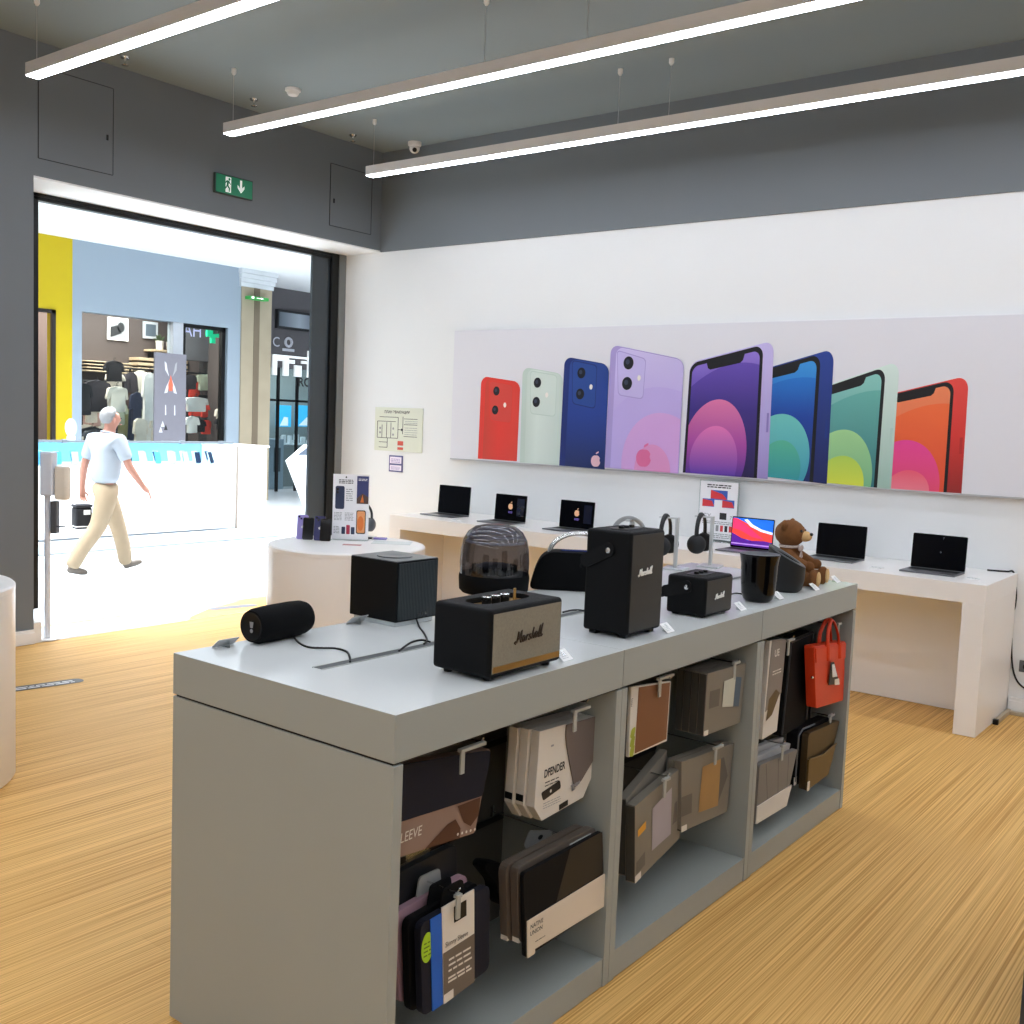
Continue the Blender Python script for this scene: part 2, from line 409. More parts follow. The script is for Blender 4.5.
g = G(); g.lathe([(0, .05), (.02, .05), (.022, .03), (0, .03)], (x, y, ZC - .06), 16, axis=Vector((.6, -.6, -.35)).to_track_quat('Z', 'Y').to_matrix()); g.build('lens', m_black, ball, 40)

# suspended linear lights: three in view, three more over the rest of the shop
m_strip = MEMIT('led_diffuser', '#edf3ff', 22.5)
m_house = M('light_housing', '#ebe7e5', .5, var=.02)
LN = {6.395: 'linear light bar nearest the back wall, hung on thin wires', 4.93: 'middle linear light bar hung on thin wires, above the exit sign end', 3.435: 'linear light bar nearest the camera at top left of the picture'}
for y in (6.395, 4.93, 3.435, 1.95, .45, -1.05, -2.5):
    t = thing('linear_light', LN.get(y, 'linear light bar over the front of the shop behind the camera'), 'ceiling light', (-2.4, y, 3.875), None if y in LN else 'light bars behind the camera')
    x0, x1 = -6.6, 2.9
    g = G(); g.box(x0, x1, y - .045, y + .045, 3.805, 3.88, bev=.003); g.build('housing', m_house, t)
    g = G(); g.box(x0 + .004, x1 - .004, y - .040, y + .040, 3.798, 3.8045, bev=.002); g.build('diffuser', m_strip, t)
    if True:
        for wx in {6.395: (-6.55, -4.1, -3.69, -1.25), 4.93: (-6.54, -4.13, -3.39, -1.2)}.get(y, (-6.54, -4.05, -3.65, -1.25, -.85)):
            g = G(); g.tube([(wx, y, 3.88), (wx, y, ZC)], .0022, 6); g.build('wire', m_alu, t)
            g = G(); g.lathe([(0, 0), (.018, 0), (.018, -.03), (.008, -.045), (0, -.045)], (wx, y, ZC), 12); g.build('ceiling_cup', m_trimw, t, 40)

# ------------------------------------------------------------------ mall beyond the entrance
m_tile = M('pale_mall_tile', '#d0d6db', .16, var=.03, scale=1.5)
g = G(); g.box(-24, XL, -6, 22, -.1, 0); struct(g.build('mall_floor', m_tile), 'polished pale mall floor')
g = G(); g.box(-24, XD - .05, -6, 22, 4.48, 4.58); struct(g.build('mall_ceiling', M('mall_ceiling_white', '#f1f3f5', .8, var=.01)), 'white mall ceiling')
XF = -16.5
m_blue = M('grey_blue_facade', '#93a1ad', .7, var=.02, scale=1)
m_yel = M('yellow_facade', '#c0a900', .6, var=.02, scale=1)
WIN = [(9.4430, 3.3202), (12.3981, 3.3200), (12.4391, 1.1931)]
wy0, wz1 = WIN[0]; wy1 = WIN[1][0]
ye = (9.2727, 1.1590)[0]; yp = (12.6890, 3.8783)[0]; yq = (13.4111, 3.9622)[0]
g = G(); g.box(XF - .25, XF, ye, wy0, 0, 4.48); g.box(XF - .25, XF, wy1, yp, 0, 4.48); g.box(XF - .25, XF, wy0, wy1, wz1, 4.48); g.box(XF - .25, XF, wy0, wy1, 0, .5)
struct(g.build('wall_facade', m_blue), 'grey blue shop facade across the mall')
dy = (8.9718, 3.2855)
g = G(); g.box(XF - .25, XF, dy[0], ye, 0, 4.48); g.box(XF - .25, XF, -4, dy[0], dy[1], 4.48); struct(g.build('wall_facade_yellow', m_yel), 'yellow shop facade across the mall')
dr = thing('door_2', 'dark framed open doorway in the yellow facade', 'doorway', (XF, dy[0] - .6, 0)); dr['kind'] = 'structure'
g = G(); g.box(XF - .02, XF + .03, dy[0] - .07, dy[0] + .0, 0, dy[1]); g.box(XF - .02, XF + .03, dy[0] - 2.2, dy[0], dy[1] - .06, dy[1]); g.build('frame', M('brown_black_frame', '#241f1d', .5), dr)
g = G(); g.box(XF - 2, XF - 1.9, dy[0] - 3.5, ye, 0, 4.4); struct(g.build('wall_yellow_shop', M('cream_wall_glow', '#ecd3b2', .7, emit=.75)), 'cream wall inside the yellow fronted shop')  # emission brightens the unlit wall in place of real shop lighting
# stone pillar with moulded capital
t = thing('stone_pillar', 'beige stone clad pillar between the blue facade and the dark shopfront', 'pillar', (XF + .1, (yp + yq) / 2, 0)); t['kind'] = 'structure'
w3 = (yq - yp) / 3
g = G(); g.box(XF - .2, XF + .03, yp + .002, yq, 0, 4.15, bev=.006); g.build('shaft', M('beige_stone', '#a0957f', .6, var=.12, scale=2.5), t)
g = G(); g.box(XF + .03, XF + .042, yp + w3 * 1.2, yp + w3 * 1.75, 0, 4.14); g.build('inlay', M('brown_stone', '#6f6352', .6, var=.12, scale=2.5), t)
g = G()
for k, (z0, z1, e) in enumerate(((4.14, 4.22, .01), (4.22, 4.30, .03), (4.30, 4.39, .05), (4.39, 4.48, .07))): g.box(XF - .2, XF + .03 + e, yp - .03 - e * .5, yq + .03 + e, z0, z1, bev=.01)
g.build('capital', M('capital_plaster', '#cfd4d8', .7), t)
t = thing('pillar_exit_sign', 'small green exit sign hanging in front of the stone pillar', 'exit sign', (XF + .1, (yp + yq) / 2, 3.7))
q = [(12.7429, 3.9627), (13.2001, 3.9021)]
g = G(); g.box(XF + .045, XF + .2, q[0][0], q[1][0], q[1][1], q[0][1], bev=.01); g.build('case', M('exit_green', '#2f8a3e', .5, emit=.4), t)
g = G(); P = PX(XF + .201); h = q[0][1] - q[1][1]; yc = q[0][0]
g.poly([(yc + .04, q[1][1] + h * .2), (yc + .1, q[1][1] + h * .2), (yc + .1, q[1][1] + h * .85), (yc + .04, q[1][1] + h * .85)], P, .001)
g.poly([(yc + .16, q[1][1] + h * .4), (yc + .26, q[1][1] + h * .4), (yc + .26, q[1][1] + h * .2), (yc + .34, q[1][1] + h * .5), (yc + .26, q[1][1] + h * .8), (yc + .26, q[1][1] + h * .6), (yc + .16, q[1][1] + h * .6)], P, .001)
g.build('pictogram', M('exit_white', '#f4fff4', .5, emit=.8), t)

# lamps
def area(name, loc, sx, sy, power, rot=(0, 0, 0), col=(1, 1, 1)):
    l = bpy.data.lights.new(name, 'AREA'); l.shape = 'RECTANGLE'; l.size = sx; l.size_y = sy; l.energy = power; l.color = col
    o = bpy.data.objects.new(name, l); COL.objects.link(o); o.location = loc; o.rotation_euler = rot
    if name.startswith('mall'): l.spread = math.radians(115)
    return o
area('mall_fill_lamp', (-10.6, 6.5, 4.46), 3.4, 14, 1300, col=(.97, .985, 1))  # unseen area lamp added to overexpose the mall floor
area('mall_fill_lamp', (-13.6, 11.5, 4.46), 3.5, 9, 420, col=(.97, .985, 1))  # second unseen lamp, added to brighten the facades
w = bpy.data.worlds.new('ambient_fill'); S.world = w; w.use_nodes = True
w.node_tree.nodes['Background'].inputs[0].default_value = (.8, .88, 1, 1); w.node_tree.nodes['Background'].inputs[1].default_value = .45  # even ambient light added as fill for the open mall side

# ------------------------------------------------------------------ display island: three cabinets with worktops
XI0, XI1, ZT, ZA, ZB = -2.473, -1.612, 1.07, .954, .096
YU = [1.691, 2.692, 3.705, 4.749]
m_hook = M('hook_grey_plastic', '#85857f', .4, .1)
m_label = M('label_grey', '#aaaaa3', .4)
cabs = []
LABC = ['taupe display cabinet nearest the camera, its open bays hung with laptop sleeves', 'middle taupe display cabinet, hung with grey boxed goods, under the tall and small loudspeakers', 'farthest taupe display cabinet, hung with the red bag, under the teddy bear']
HOOKS = [[[(1.9806, 0.8918), (2.4921, 0.8914), (1.9856, 0.5047), (2.4978, 0.4840)], [(2.0639, 0.9124), (2.5587, 0.9207), (1.9883, 0.5280), (2.5951, 0.4789)]],
         [[(2.9921, 0.9011), (3.5612, 0.8607), (3.0640, 0.5366), (3.4418, 0.5602)], [(3.0732, 0.9039), (3.5936, 0.8746), (3.0893, 0.5582), (3.4888, 0.5760)]],
         [[(4.0656, 0.8740), (4.6377, 0.8685), (4.0728, 0.4253), (4.6147, 0.4415)], [(4.1149, 0.8923), (4.6610, 0.8794), (4.0902, 0.4472), (4.6502, 0.4531)]]]
HMID = -2.04
for k in range(3):
    y0, y1 = YU[k], YU[k + 1]
    t = thing('display_cabinet', LABC[k], 'display cabinet', (-2.04, (y0 + y1) / 2, 0)); cabs.append(t)
    e = .0015
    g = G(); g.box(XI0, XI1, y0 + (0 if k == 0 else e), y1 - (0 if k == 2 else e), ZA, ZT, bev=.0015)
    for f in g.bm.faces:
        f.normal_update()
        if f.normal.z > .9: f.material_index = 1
    g.build('worktop', [m_lam, m_lam_lit], t)
    g = G(); g.box(XI0 + .01, XI1 - .01, y0 + .006, y1 - .006, ZA - .007, ZA); g.build('shadow_gap', M('gap_dark', '#23211f', .8), t)
    for a, b in ((y0 + .001, y0 + .032), (y1 - .032, y1 - .001)):
        g = G(); g.box(XI0, XI1, a, b, 0.004, ZA - .007, bev=.0012); g.build('side_panel', m_lam, t)
    g = G(); g.box(XI0 + .006, XI1 - .004, y0 + .032, y1 - .032, 0.004, ZB, bev=.001); g.build('base', m_lam, t)
    g = G(); g.box(HMID - .012, HMID + .012, y0 + .032, y1 - .032, ZB, ZA - .007); g.build('back_panel', M('back_panel_grey', '#4d4c48', .6, var=.03), t)
    g = G(); g.box(HMID + .012, HMID + .02, y0 + .04, y1 - .04, .70, .72); g.box(HMID + .012, HMID + .02, y0 + .04, y1 - .04, .44, .46); g.build('hook_rail', m_black, t)
    for (hy, hz), (ty, tz) in zip(*HOOKS[k]):
        h = G(); h.tube([(HMID + .012, ty, tz), (-1.675, ty, tz), (-1.655, ty, tz + .004), (-1.648, ty, tz + .016)], .0028, 8)
        h.tube([(HMID + .012, ty, tz - .02), (HMID + .012, ty, tz + .02)], .008, 6)
        hk = h.build('hook', m_chrome, t, 40)
        h = G(); h.box(-1.652, -1.646, hy - .008, hy + .008, hz - .042, hz + .016, bev=.0015); h.box(-1.66, -1.645, min(hy, ty) - .008, max(hy, ty) + .01, hz + .014, hz + .024, bev=.002)
        h.build('label_holder', m_label, hk)
# the cable slots in the worktops
sx = -2.063
for k, (a, b) in enumerate(((1.86, 2.66), (2.73, 3.67), (3.74, 4.55))):
    g = G(); g.box(sx - .016, sx + .016, a, b, ZT, ZT + .0012); g.box(sx - .02, sx - .016, a - .004, b + .004, ZT, ZT + .002, 1); g.box(sx + .016, sx + .02, a - .004, b + .004, ZT, ZT + .002, 1)
    g.build('cable_slot', [M('slot_dark', '#4f5252', .6), m_lam], cabs[k])

# ------------------------------------------------------------------ white laptop counter along the back wall
t = thing('laptop_counter', 'long white lacquer counter along the back wall carrying the laptops', 'counter', (-3.85, 6.83, 0))
YD = 6.43; DX0, DX1, DT = -6.268, -1.431, .912
g = G(); g.box(DX0, DX1, YD, YB - .006, .795, DT, bev=.002); g.build('counter_top', m_desk, t)
for a, b in ((DX0, DX0 + .127), (DX1 - .127, DX1)):
    g = G(); g.box(a, b, YD, YB - .006, .004, .795, bev=.0015); g.build('side_panel', m_desk, t)
g = G(); g.box(DX0 + .127, DX1 - .127, 7.0, 7.02, .004, .795); g.build('back_panel', m_desk, t)
g = G(); g.box(-1.425, -1.40, 6.86, 7.21, 0, .03, bev=.004); g.box(-1.42, -.6, 7.17, 7.21, 0, .022, bev=.004); g.box(-1.428, -1.396, 6.84, 6.87, 0, .034, 1, bev=.004)
tag(g.build('cable_duct', [M('duct_beige', '#b5a68f', .5), m_black]), 'beige cable duct on the floor at the right end of the white counter', 'cable duct')
g = G(); pts = [(-1.6022, 0.8965), (-1.5365, 0.9103), (-1.4883, 0.9070), (-1.4558, 0.8718), (-1.4319, 0.7902), (-1.4309, 0.6991), (-1.4437, 0.6318), (-1.4374, 0.5082), (-1.4277, 0.3784), (-1.4115, 0.2825), (-1.3826, 0.2153), (-1.3383, 0.1777), (-1.2785, 0.1630)]
p3 = [(a, YB - .012, b) for a, b in pts]
for i in range(3): p3[i] = (p3[i][0], 7.17 + .02 * i, DT + .006)
p3[3] = (p3[3][0], 7.226, DT + .002)
g.tube(spline(p3), .0058, 8); tag(g.build('power_cable', m_cable, None, 60), 'black power cable dropping off the right end of the white counter', 'cable')
t = thing('wall_socket', 'dark wall socket low on the back wall right of the white counter', 'socket', (-1.33, YB, .5))
q = [(-1.3792, 0.3531), (-1.2533, 0.2776)]
g = G(); g.box(q[0][0], q[0][0] + .09, YB - .012, YB, q[1][1] , q[0][1], bev=.004); g.build('cover', M('socket_grey', '#5d5f62', .5), t)
g = G(); g.lathe([(.022, 0), (.022, .003), (0, .001)], (q[0][0] + .045, YB - .012, (q[0][1] + q[1][1]) / 2), 16, axis=Vector((0, -1, 0)).to_track_quat('Z', 'Y').to_matrix()); g.build('inlet', m_black, t)

# ------------------------------------------------------------------ round white drum tables
def drum(x, y, lab, h=.912):
    t = thing('round_table', lab, 'table', (x, y, 0))
    g = G(); g.lathe([(0, h - .035), (.509, h - .035), (.51, h - .03), (.51, h - .008), (.502, h), (0, h)], (x, y, 0), 96); g.build('table_top', m_desk, t, 40)
    g = G(); g.lathe([(0, 0.003), (.504, 0.003), (.509, .01), (.509, h - .0355), (0, h - .0355)], (x, y, 0), 96); g.build('drum', m_desk, t, 40)
    g = G(); g.lathe([(.497, 0), (.5, 0), (.5, .008), (.497, .008)], (x, y, 0), 96); g.build('base_ring', m_black, t)
drum(-4.95, 4.69, 'round white drum table carrying phones and the product poster, behind the island')
drum(-4.985, 1.94, 'round white drum table cut off by the left edge of the picture')

# dark cabinet edge at the bottom right corner
t = thing('dark_cabinet', 'dark cabinet just entering the picture at the bottom right corner', 'cabinet', (0, 3.5, 0))
g = G(); g.box(-.53, .4, 3.19, 3.9, .06, 1.05, bev=.003); g.build('carcass', M('charcoal_laminate', '#3a3c40', .5), t)
g = G(); g.box(-.50, .37, 3.22, 3.87, .0, .06); g.build('plinth', m_black, t)

# ------------------------------------------------------------------ script style lettering for loudspeaker badges
STROKES = [[(0, -.05), (-.12, .12), (.02, .2), (.18, .1), (.32, 1.0), (.42, .3), (.78, 1.05), (.72, .1), (.86, .05)],
           [(1.28, .5), (1.05, .5), (.98, .15), (1.15, .02), (1.3, .4), (1.28, .05), (1.42, .08)],
           [(1.5, .02), (1.62, .5), (1.68, .38), (1.85, .5)],
           [(2.2, .48), (2.02, .45), (2.08, .25), (2.18, .12), (2.0, .0), (1.88, .1)],
           [(2.34, .0), (2.56, 1.0)], [(2.42, .3), (2.62, .5), (2.62, .05), (2.74, .06)],
           [(3.12, .5), (2.92, .5), (2.84, .15), (3.0, .02), (3.16, .4), (3.14, .05), (3.26, .06)],
           [(3.32, .1), (3.52, 1.0), (3.42, .02), (3.56, .06)], [(3.62, .1), (3.86, 1.1), (3.74, .02), (4.0, .1)]]
def badge(name, pl, a, b, w, mat, parent, r=.075, lab=None, rise=.06):
    g = G(); k = w / 4.1
    for st in STROKES:
        P = spline([pl(a + x * k + .12 * y * k, b + y * k + x * k * rise, .002) for x, y in st], 5)
        g.tube(P, r * k, 6)
    return g.build(name, mat, parent, 60)

# A: walnut style speaker with grey grille and brass strip (nearest the camera)
m_vinyl = M('black_textured_vinyl', '#060709', .62, var=.15, scale=90, bump=.4, spec=.2)
m_brass = M('brushed_brass', '#c09a5a', .35, .9, var=.06, scale=30)
m_cloth = M('grey_grille_cloth', '#857f70', .75, var=.18, scale=160, bump=.3)
def box_speaker_body(x0, x1, y0, y1, z0, z1, slot, t, r=.012):
    g = G(); g.box(x0, x1, y0, y1, z0, z1, bev=r, seg=4); b = g.build('cabinet', m_vinyl, t, 35)
    if slot:
        c = G(); c.slab(rrect(slot[0], slot[1], slot[2], slot[3], (slot[1] - slot[0]) * .49, 6), PZ(z1), -slot[4], .02); cut(b, c.build('cutter', m_vinyl, t))
        b.data.polygons.foreach_set('use_smooth', [True] * len(b.data.polygons)); b.data.set_sharp_from_angle(angle=math.radians(35))
    return b
t = thing('bookshelf_speaker', 'black box loudspeaker with grey cloth grille and brass strip nearest the camera', 'loudspeaker', (-1.74, 2.227, ZT))
X0, X1, Y0, Y1, Z0, Z1 = -1.838, -1.639, 2.063, 2.39, ZT + .012, 1.264
box_speaker_body(X0, X1, Y0, Y1, Z0, Z1, (-1.79, -1.70, 2.11, 2.34, .016), t)
g = G(); g.box(X1 - .006, X1 + .0015, Y0 + .012, Y1 - .012, Z0 + .012, Z1 - .012); g.build('grille', m_cloth, t)
g = G(); g.box(X1, X1 + .003, Y0 + .014, Y1 - .014, Z0 + .014, Z0 + .030); g.build('brass_strip', m_brass, t)
badge('badge', PX(X1 + .002), Y0 + .105, Z0 + .080, .125, M('bronze_badge', '#3a2d1e', .4, .3), t, .07)
g = G(); g.slab(rrect(-1.787, -1.703, 2.113, 2.337, .04, 6), PZ(Z1 - .0158), 0, .002); g.build('control_plate', m_brass, t)
for ky in (2.175, 2.215, 2.255):
    g = G(); g.lathe([(0, 0), (.0135, 0), (.0135, .022), (0, .022)], (-1.745, ky, Z1 - .0138), 20); g.lathe([(.0142, .015), (.0142, .023), (.012, .0245), (0, .0245)], (-1.745, ky, Z1 - .0138), 20, 1); g.build('knob', [m_dkplast, m_chrome], t, 40)
g = G(); g.lathe([(0, 0), (.006, 0), (.004, .012), (.004, .034), (0, .035)], (-1.745, 2.30, Z1 - .0138), 12); g.build('toggle_switch', m_brass, t, 40)
for fx in (X0 + .03, X1 - .03):
    for fy in (Y0 + .035, Y1 - .035):
        g = G(); g.lathe([(0, 0), (.012, 0), (.014, .0125), (0, .0125)], (fx, fy, ZT), 14); g.build('foot', m_dkplast, t)

# B: tall portable speaker with strap
m_mesh = M('dark_metal_mesh', '#33322f', .55, .1, var=.35, scale=260)
m_strap = M('strap_leatherette', '#08090b', .55, var=.1, scale=40, spec=.25)
def strap_speaker(t, X0, X1, Y0, Y1, Z0, Z1, sz, top_slot, wb, lb, drop):
    g = G(); g.box(X0, X1, Y0, Y1, Z0, Z1, bev=.011, seg=4); g.build('cabinet', m_vinyl, t, 35)
    g = G(); g.box(X1 - .003, X1 + .0015, Y0 + .008, Y1 - .008, Z0 + .01, Z1 - .01, bev=.001); g.build('grille', m_mesh, t)
    badge('badge', PX(X1 + .002), lb[0], lb[1], wb, M('badge_white', '#e8e8e2', .35), t, .105)
    xm = (X0 + X1) / 2
    g = G(); g.slab(rrect(xm - .035, xm + .035, Y0 + .04, Y1 - .04, .03, 5), PZ(Z1), 0, .002); g.build('control_panel', m_black, t)
    for q in (Y0 + .075, (Y0 + Y1) / 2, Y1 - .075):
        g = G(); g.lathe([(0, 0), (.010, 0), (.009, .008), (0, .008)], (xm, q, Z1 + .002), 16); g.build('knob', m_dkplast, t, 40)
    # strap: hangs from a pivot on each side and droops behind
    for s, yy in ((-1, Y0), (1, Y1)):
        g = G(); g.lathe([(0, 0), (.009, 0), (.009, .004), (0, .006)], (xm + .005, yy + s * .006, sz), 14, axis=Vector((0, s, 0)).to_track_quat('Z', 'Y').to_matrix()); g.build('strap_pin', m_chrome, t, 40)
    g = G(); a = -math.radians(drop); L = (X1 - X0) * .64; c, s_ = math.cos(a), math.sin(a)
    def q(u, v): return (xm - u * c + v * s_, sz + u * s_ + v * c)   # u backwards, v across the strap
    for yy0, yy1 in ((Y0 - .006, Y0 - .001), (Y1 + .001, Y1 + .006)):
        pts = [q(*p) for p in rrect(-.024, L, -.022, .022, .018, 5)]
        A = [g.bm.verts.new((x, yy0, z)) for x, z in pts]; B = [g.bm.verts.new((x, yy1, z)) for x, z in pts]
        g.bm.faces.new(A); g.bm.faces.new(B)
        for i in range(len(pts)): g.bm.faces.new((A[i - 1], A[i], B[i], B[i - 1]))
    x_, z_ = q(L - .006, 0); R = Matrix.Rotation(-a, 3, 'Y')
    g.box(x_ - .004, x_ + .004, Y0 - .006, Y1 + .006, z_ - .022, z_ + .022, bev=.002, rot=R)
    bmesh.ops.recalc_face_normals(g.bm, faces=g.bm.faces[:])
    g.build('strap', m_strap, t, 40)
    for fx in (X0 + .03, X1 - .03):
        for fy in (Y0 + .03, Y1 - .03):
            g = G(); g.box(fx - .014, fx + .014, fy - .014, fy + .014, ZT, Z0 + .002, bev=.003); g.build('foot', m_dkplast, t)
t = thing('portable_speaker', 'tall black loudspeaker with side strap and white script badge, standing upright on the island', 'loudspeaker', (-1.768, 2.927, ZT))
strap_speaker(t, -1.855, -1.682, 2.82, 3.035, ZT + .012, 1.416, 1.352, None, .085, (2.868, 1.272), 27)
t = thing('portable_speaker', 'small black loudspeaker with side strap and white script badge, right of the tall one', 'loudspeaker', (-1.76, 3.46, ZT))
strap_speaker(t, -1.842, -1.682, 3.355, 3.573, ZT + .006, 1.217, 1.178, None, .072, (3.425, 1.135), 17)

# C: black cylinder speaker lying on its side
t = thing('cylinder_speaker', 'black fabric cylinder loudspeaker lying on its side at the left edge of the island', 'loudspeaker', (-2.424, 2.022, ZT), rz=0.1)
AX = Vector((0, 1, 0)).to_track_quat('Z', 'X').to_matrix(); cz = .0535; L2 = .113
g = G(); g.lathe([(.030, -L2 + .012), (.042, -L2 + .004), (.047, -L2 + .004), (.052, -L2 + .02), (.0545, -.05), (.0545, .05), (.052, L2 - .02), (.047, L2 - .004), (.042, L2 - .004), (.030, L2 - .012)], (0, 0, cz), 40, axis=AX); g.build('fabric_body', m_blkfab, t, 40, True)
for s in (-1, 1):
    g = G(); g.lathe([(0, s * (L2 - .008)), (.03, s * (L2 - .008)), (.041, s * (L2 - .003)), (.044, s * (L2 - .006))], (0, 0, cz), 32, axis=AX)
    P = PL((0, s * (L2 - .006), cz), (-s, 0, 0), (0, 0, 1))
    if s < 0:
        g.poly([(-.008, .014), (.008, .014), (.005, -.004), (-.005, -.004)], P, .003, 1); g.poly(ellip(0, -.013, .006, n=14), P, .003, 1)
    g.build('end_cap', [m_dkplast, M('mark_grey', '#8c8c8e', .4)], t, 40, True)
g = G(); g.box(-.012, .012, -.09, .09, 0, .004, bev=.001); g.build('foot', m_dkplast, t, None, True)

# D: cube speaker with ribbed side
t = thing('cube_speaker', 'black cube loudspeaker with ribbed grey side on a clear base, behind the cylinder speaker', 'loudspeaker', (-2.41, 2.504, ZT))
X0, X1, Y0, Y1 = -2.519, -2.303, 2.404, 2.603
g = G(); g.box(X0, X1, Y0, Y1, 1.086, 1.284, bev=.003); g.build('cabinet', M('satin_black_panel', '#06080a', .5, spec=.2), t)
g = G(); n = 26
for i in range(n):
    y = Y0 + .006 + (Y1 - Y0 - .012) * (i + .5) / n
    g.box(X1, X1 + .005, y - .0024, y + .0024, 1.092, 1.279, bev=.0008)
g.build('ribs', M('ribbed_graphite', '#3b4245', .4, .3), t)
g = G(); g.box(X0 + .002, X1 - .002, Y0 + .002, Y1 - .002, 1.284, 1.286); g.lathe([(.06, 0), (.06, .003), (.045, .004), (.02, .001), (0, .001)], ((X0 + X1) / 2, (Y0 + Y1) / 2, 1.286), 40); g.build('top_dial', M('anodised_grey', '#666b6e', .3, .6), t, 40)
g = G(); g.box(X0 + .01, X1 - .01, Y0 + .01, Y1 - .01, ZT, 1.086, bev=.002); g.build('clear_base', M('acrylic_base', '#cdd4d6', .08), t)
g = G()
for i in range(3): g.box(X1 + .004, X1 + .0065, 2.50 + i * .018, 2.512 + i * .018, 1.10, 1.11, bev=.001)
g.build('socket', m_gloss, t)

# E: dome speaker under a tinted shell
cx, cy = -2.55, 3.22
t = thing('dome_speaker', 'dome loudspeaker with smoked transparent shell over a black fabric base', 'loudspeaker', (cx, cy, ZT))
g = G(); g.lathe([(0, 0), (.128, 0), (.139, .012), (.142, .06), (.140, .075), (0, .075)], (cx, cy, ZT), 48); g.build('fabric_base', m_blkfab, t, 40)
prof = [(.138, .075), (.139, .12), (.136, .17), (.128, .21), (.110, .242), (.082, .262), (.045, .271), (0, .273)]
g = G(); g.lathe(prof, (cx, cy, ZT), 48); g.build('dome_shell', MGLASS('smoked_acrylic', '#b4b5bf', .82, .25, .06), t, 60)
g = G(); g.lathe([(0, .075), (.085, .075), (.085, .1), (.05, .115), (0, .12)], (cx, cy, ZT), 36)
for i in range(36):
    a = 2 * PI * i / 36; g.box(cx + .088 * math.cos(a) - .002, cx + .088 * math.cos(a) + .002, cy + .088 * math.sin(a) - .002, cy + .088 * math.sin(a) + .002, ZT + .075, ZT + .11)
g.build('woofer_grille', m_dkplast, t, 40)
g = G()
for r_, z_ in ((.116, .205), (.099, .225), (.078, .243), (.052, .255)):
    g.tube([(cx + r_ * math.cos(2 * PI * i / 40), cy + r_ * math.sin(2 * PI * i / 40), ZT + z_) for i in range(40)], .006, 6, closed=True)
g.build('reflection_rings', M('reflection_silver', '#dcdadd', .25, .2), t, 60)  # modelled rings stand in for light bars reflected in the dome

# F: handled speaker, rounded trapezoid with metal handle
t = thing('handle_speaker', 'black fabric loudspeaker with arched metal handle, half hidden behind the tall speaker', 'loudspeaker', (-2.36, 3.545, ZT), None, .60)
g = G(); pr = rpoly([(-.205, 0), (.205, 0), (.172, .125), (.125, .16), (-.125, .16), (-.172, .125)], [.03, .03, .06, .03, .03, .06], 5)
g.slab(pr, PY(0), -.06, .06, bev=.014); g.build('fabric_body', m_blkfab, t, 35, True)
g = G(); hp = [(.125 * math.cos(a), 0, .145 + .09 * math.sin(a)) for a in [PI * i / 20 for i in range(21)]]
g.tube(hp, .012, 10, flat=.6); g.build('handle', M('handle_steel', '#c9c9c8', .25, .8), t, 60, True)
g = G(); g.slab(rrect(-.08, .08, -.025, .025, .02), PZ(.16), 0, .002); g.build('control_strip', m_gloss, t, None, True)

# G: glossy vase shaped speaker and slanted round speaker
cx, cy = -1.722, 3.894
t = thing('vase_speaker', 'glossy black vase shaped loudspeaker with flared rim on the far part of the island', 'loudspeaker', (cx, cy, ZT))
g = G(); g.lathe([(0, 0), (.046, 0), (.058, .010), (.067, .035), (.0715, .09), (.0735, .15), (.0785, .182), (.081, .19), (.079, .193)], (cx, cy, ZT), 48); g.build('shell', M('vase_black', '#040405', .14, spec=.3), t, 50)
g = G(); g.lathe([(.079, .193), (.072, .191), (.06, .186), (0, .184)], (cx, cy, ZT), 48); g.build('top_plate', M('graphite_top', '#4a4e52', .4, .3), t, 50)
cx, cy = (-1.755, 4.25)
t = thing('slanted_speaker', 'round matt black loudspeaker with slanted grey top ring, in front of the teddy bear', 'loudspeaker', (cx, cy, ZT))
ud = Vector((.92, .38)).normalized()
def slant(z0):
    def f(p):
        k = max(0, (p.z - .06) / .1)
        return Vector((p.x, p.y, p.z - (p.x * ud.x + p.y * ud.y) * .60 * min(1, k)))
    return f
g = G(); g.lathe([(0, 0), (.056, 0), (.068, .010), (.078, .05), (.080, .15)], (cx, cy, ZT), 48, fn=slant(0)); g.build('shell', M('matt_black', '#0f1113', .55), t, 50)
g = G(); g.lathe([(.080, .15), (.078, .156), (.057, .154), (.054, .148)], (cx, cy, ZT), 48, fn=slant(0)); g.build('top_ring', M('grey_ring', '#54575a', .45, .2), t, 50)
g = G(); g.lathe([(.054, .148), (.04, .142), (0, .142)], (cx, cy, ZT), 48, fn=slant(0)); g.build('recess', m_blkfab, t, 50)

# price cards on the island
def price_card(x, y, lab, rz=0., z=ZT, m=m_card, w=.05):
    t = thing('price_card', lab, 'price card', (x, y, z), None, rz)
    g = G(); P = PL((.012, 0, .0005), (0, 1, 0), (-.62, 0, .5)); g.slab(rrect(-w / 2, w / 2, 0, .042, .003, 3), P, 0, .0015); g.build('card', m, t, None, True)
    g = G(); g.lines(P, -w * .4, w * .2, .008, .034, 4, 0, .002, .4, int(y * 100)); g.build('print', M('card_print', '#cdcdd0', .6), t, None, True)
    g = G(); g.slab([(.012, 0), (-.02, 0), (-.014, .026)], lambda a, b, o=0.: Vector((a, o, b)), -.004, .004); g.build('stand', m_clear, t, None, True)
for (px, py), lb in zip([(-1.6612, 2.4438), (-1.6578, 3.0446), (-1.6754, 3.6435), (-1.6819, 4.0154), (-1.6731, 4.3828), (-1.6946, 4.8111)], ['white price card by the grey grille speaker', 'white price card by the tall strap speaker', 'white price card by the small strap speaker', 'white price card by the glossy vase speaker', 'white price card by the slanted round speaker', 'white price card at the far corner beside the teddy bear']):
    price_card(min(px, -1.64), min(py, 4.70), lb)
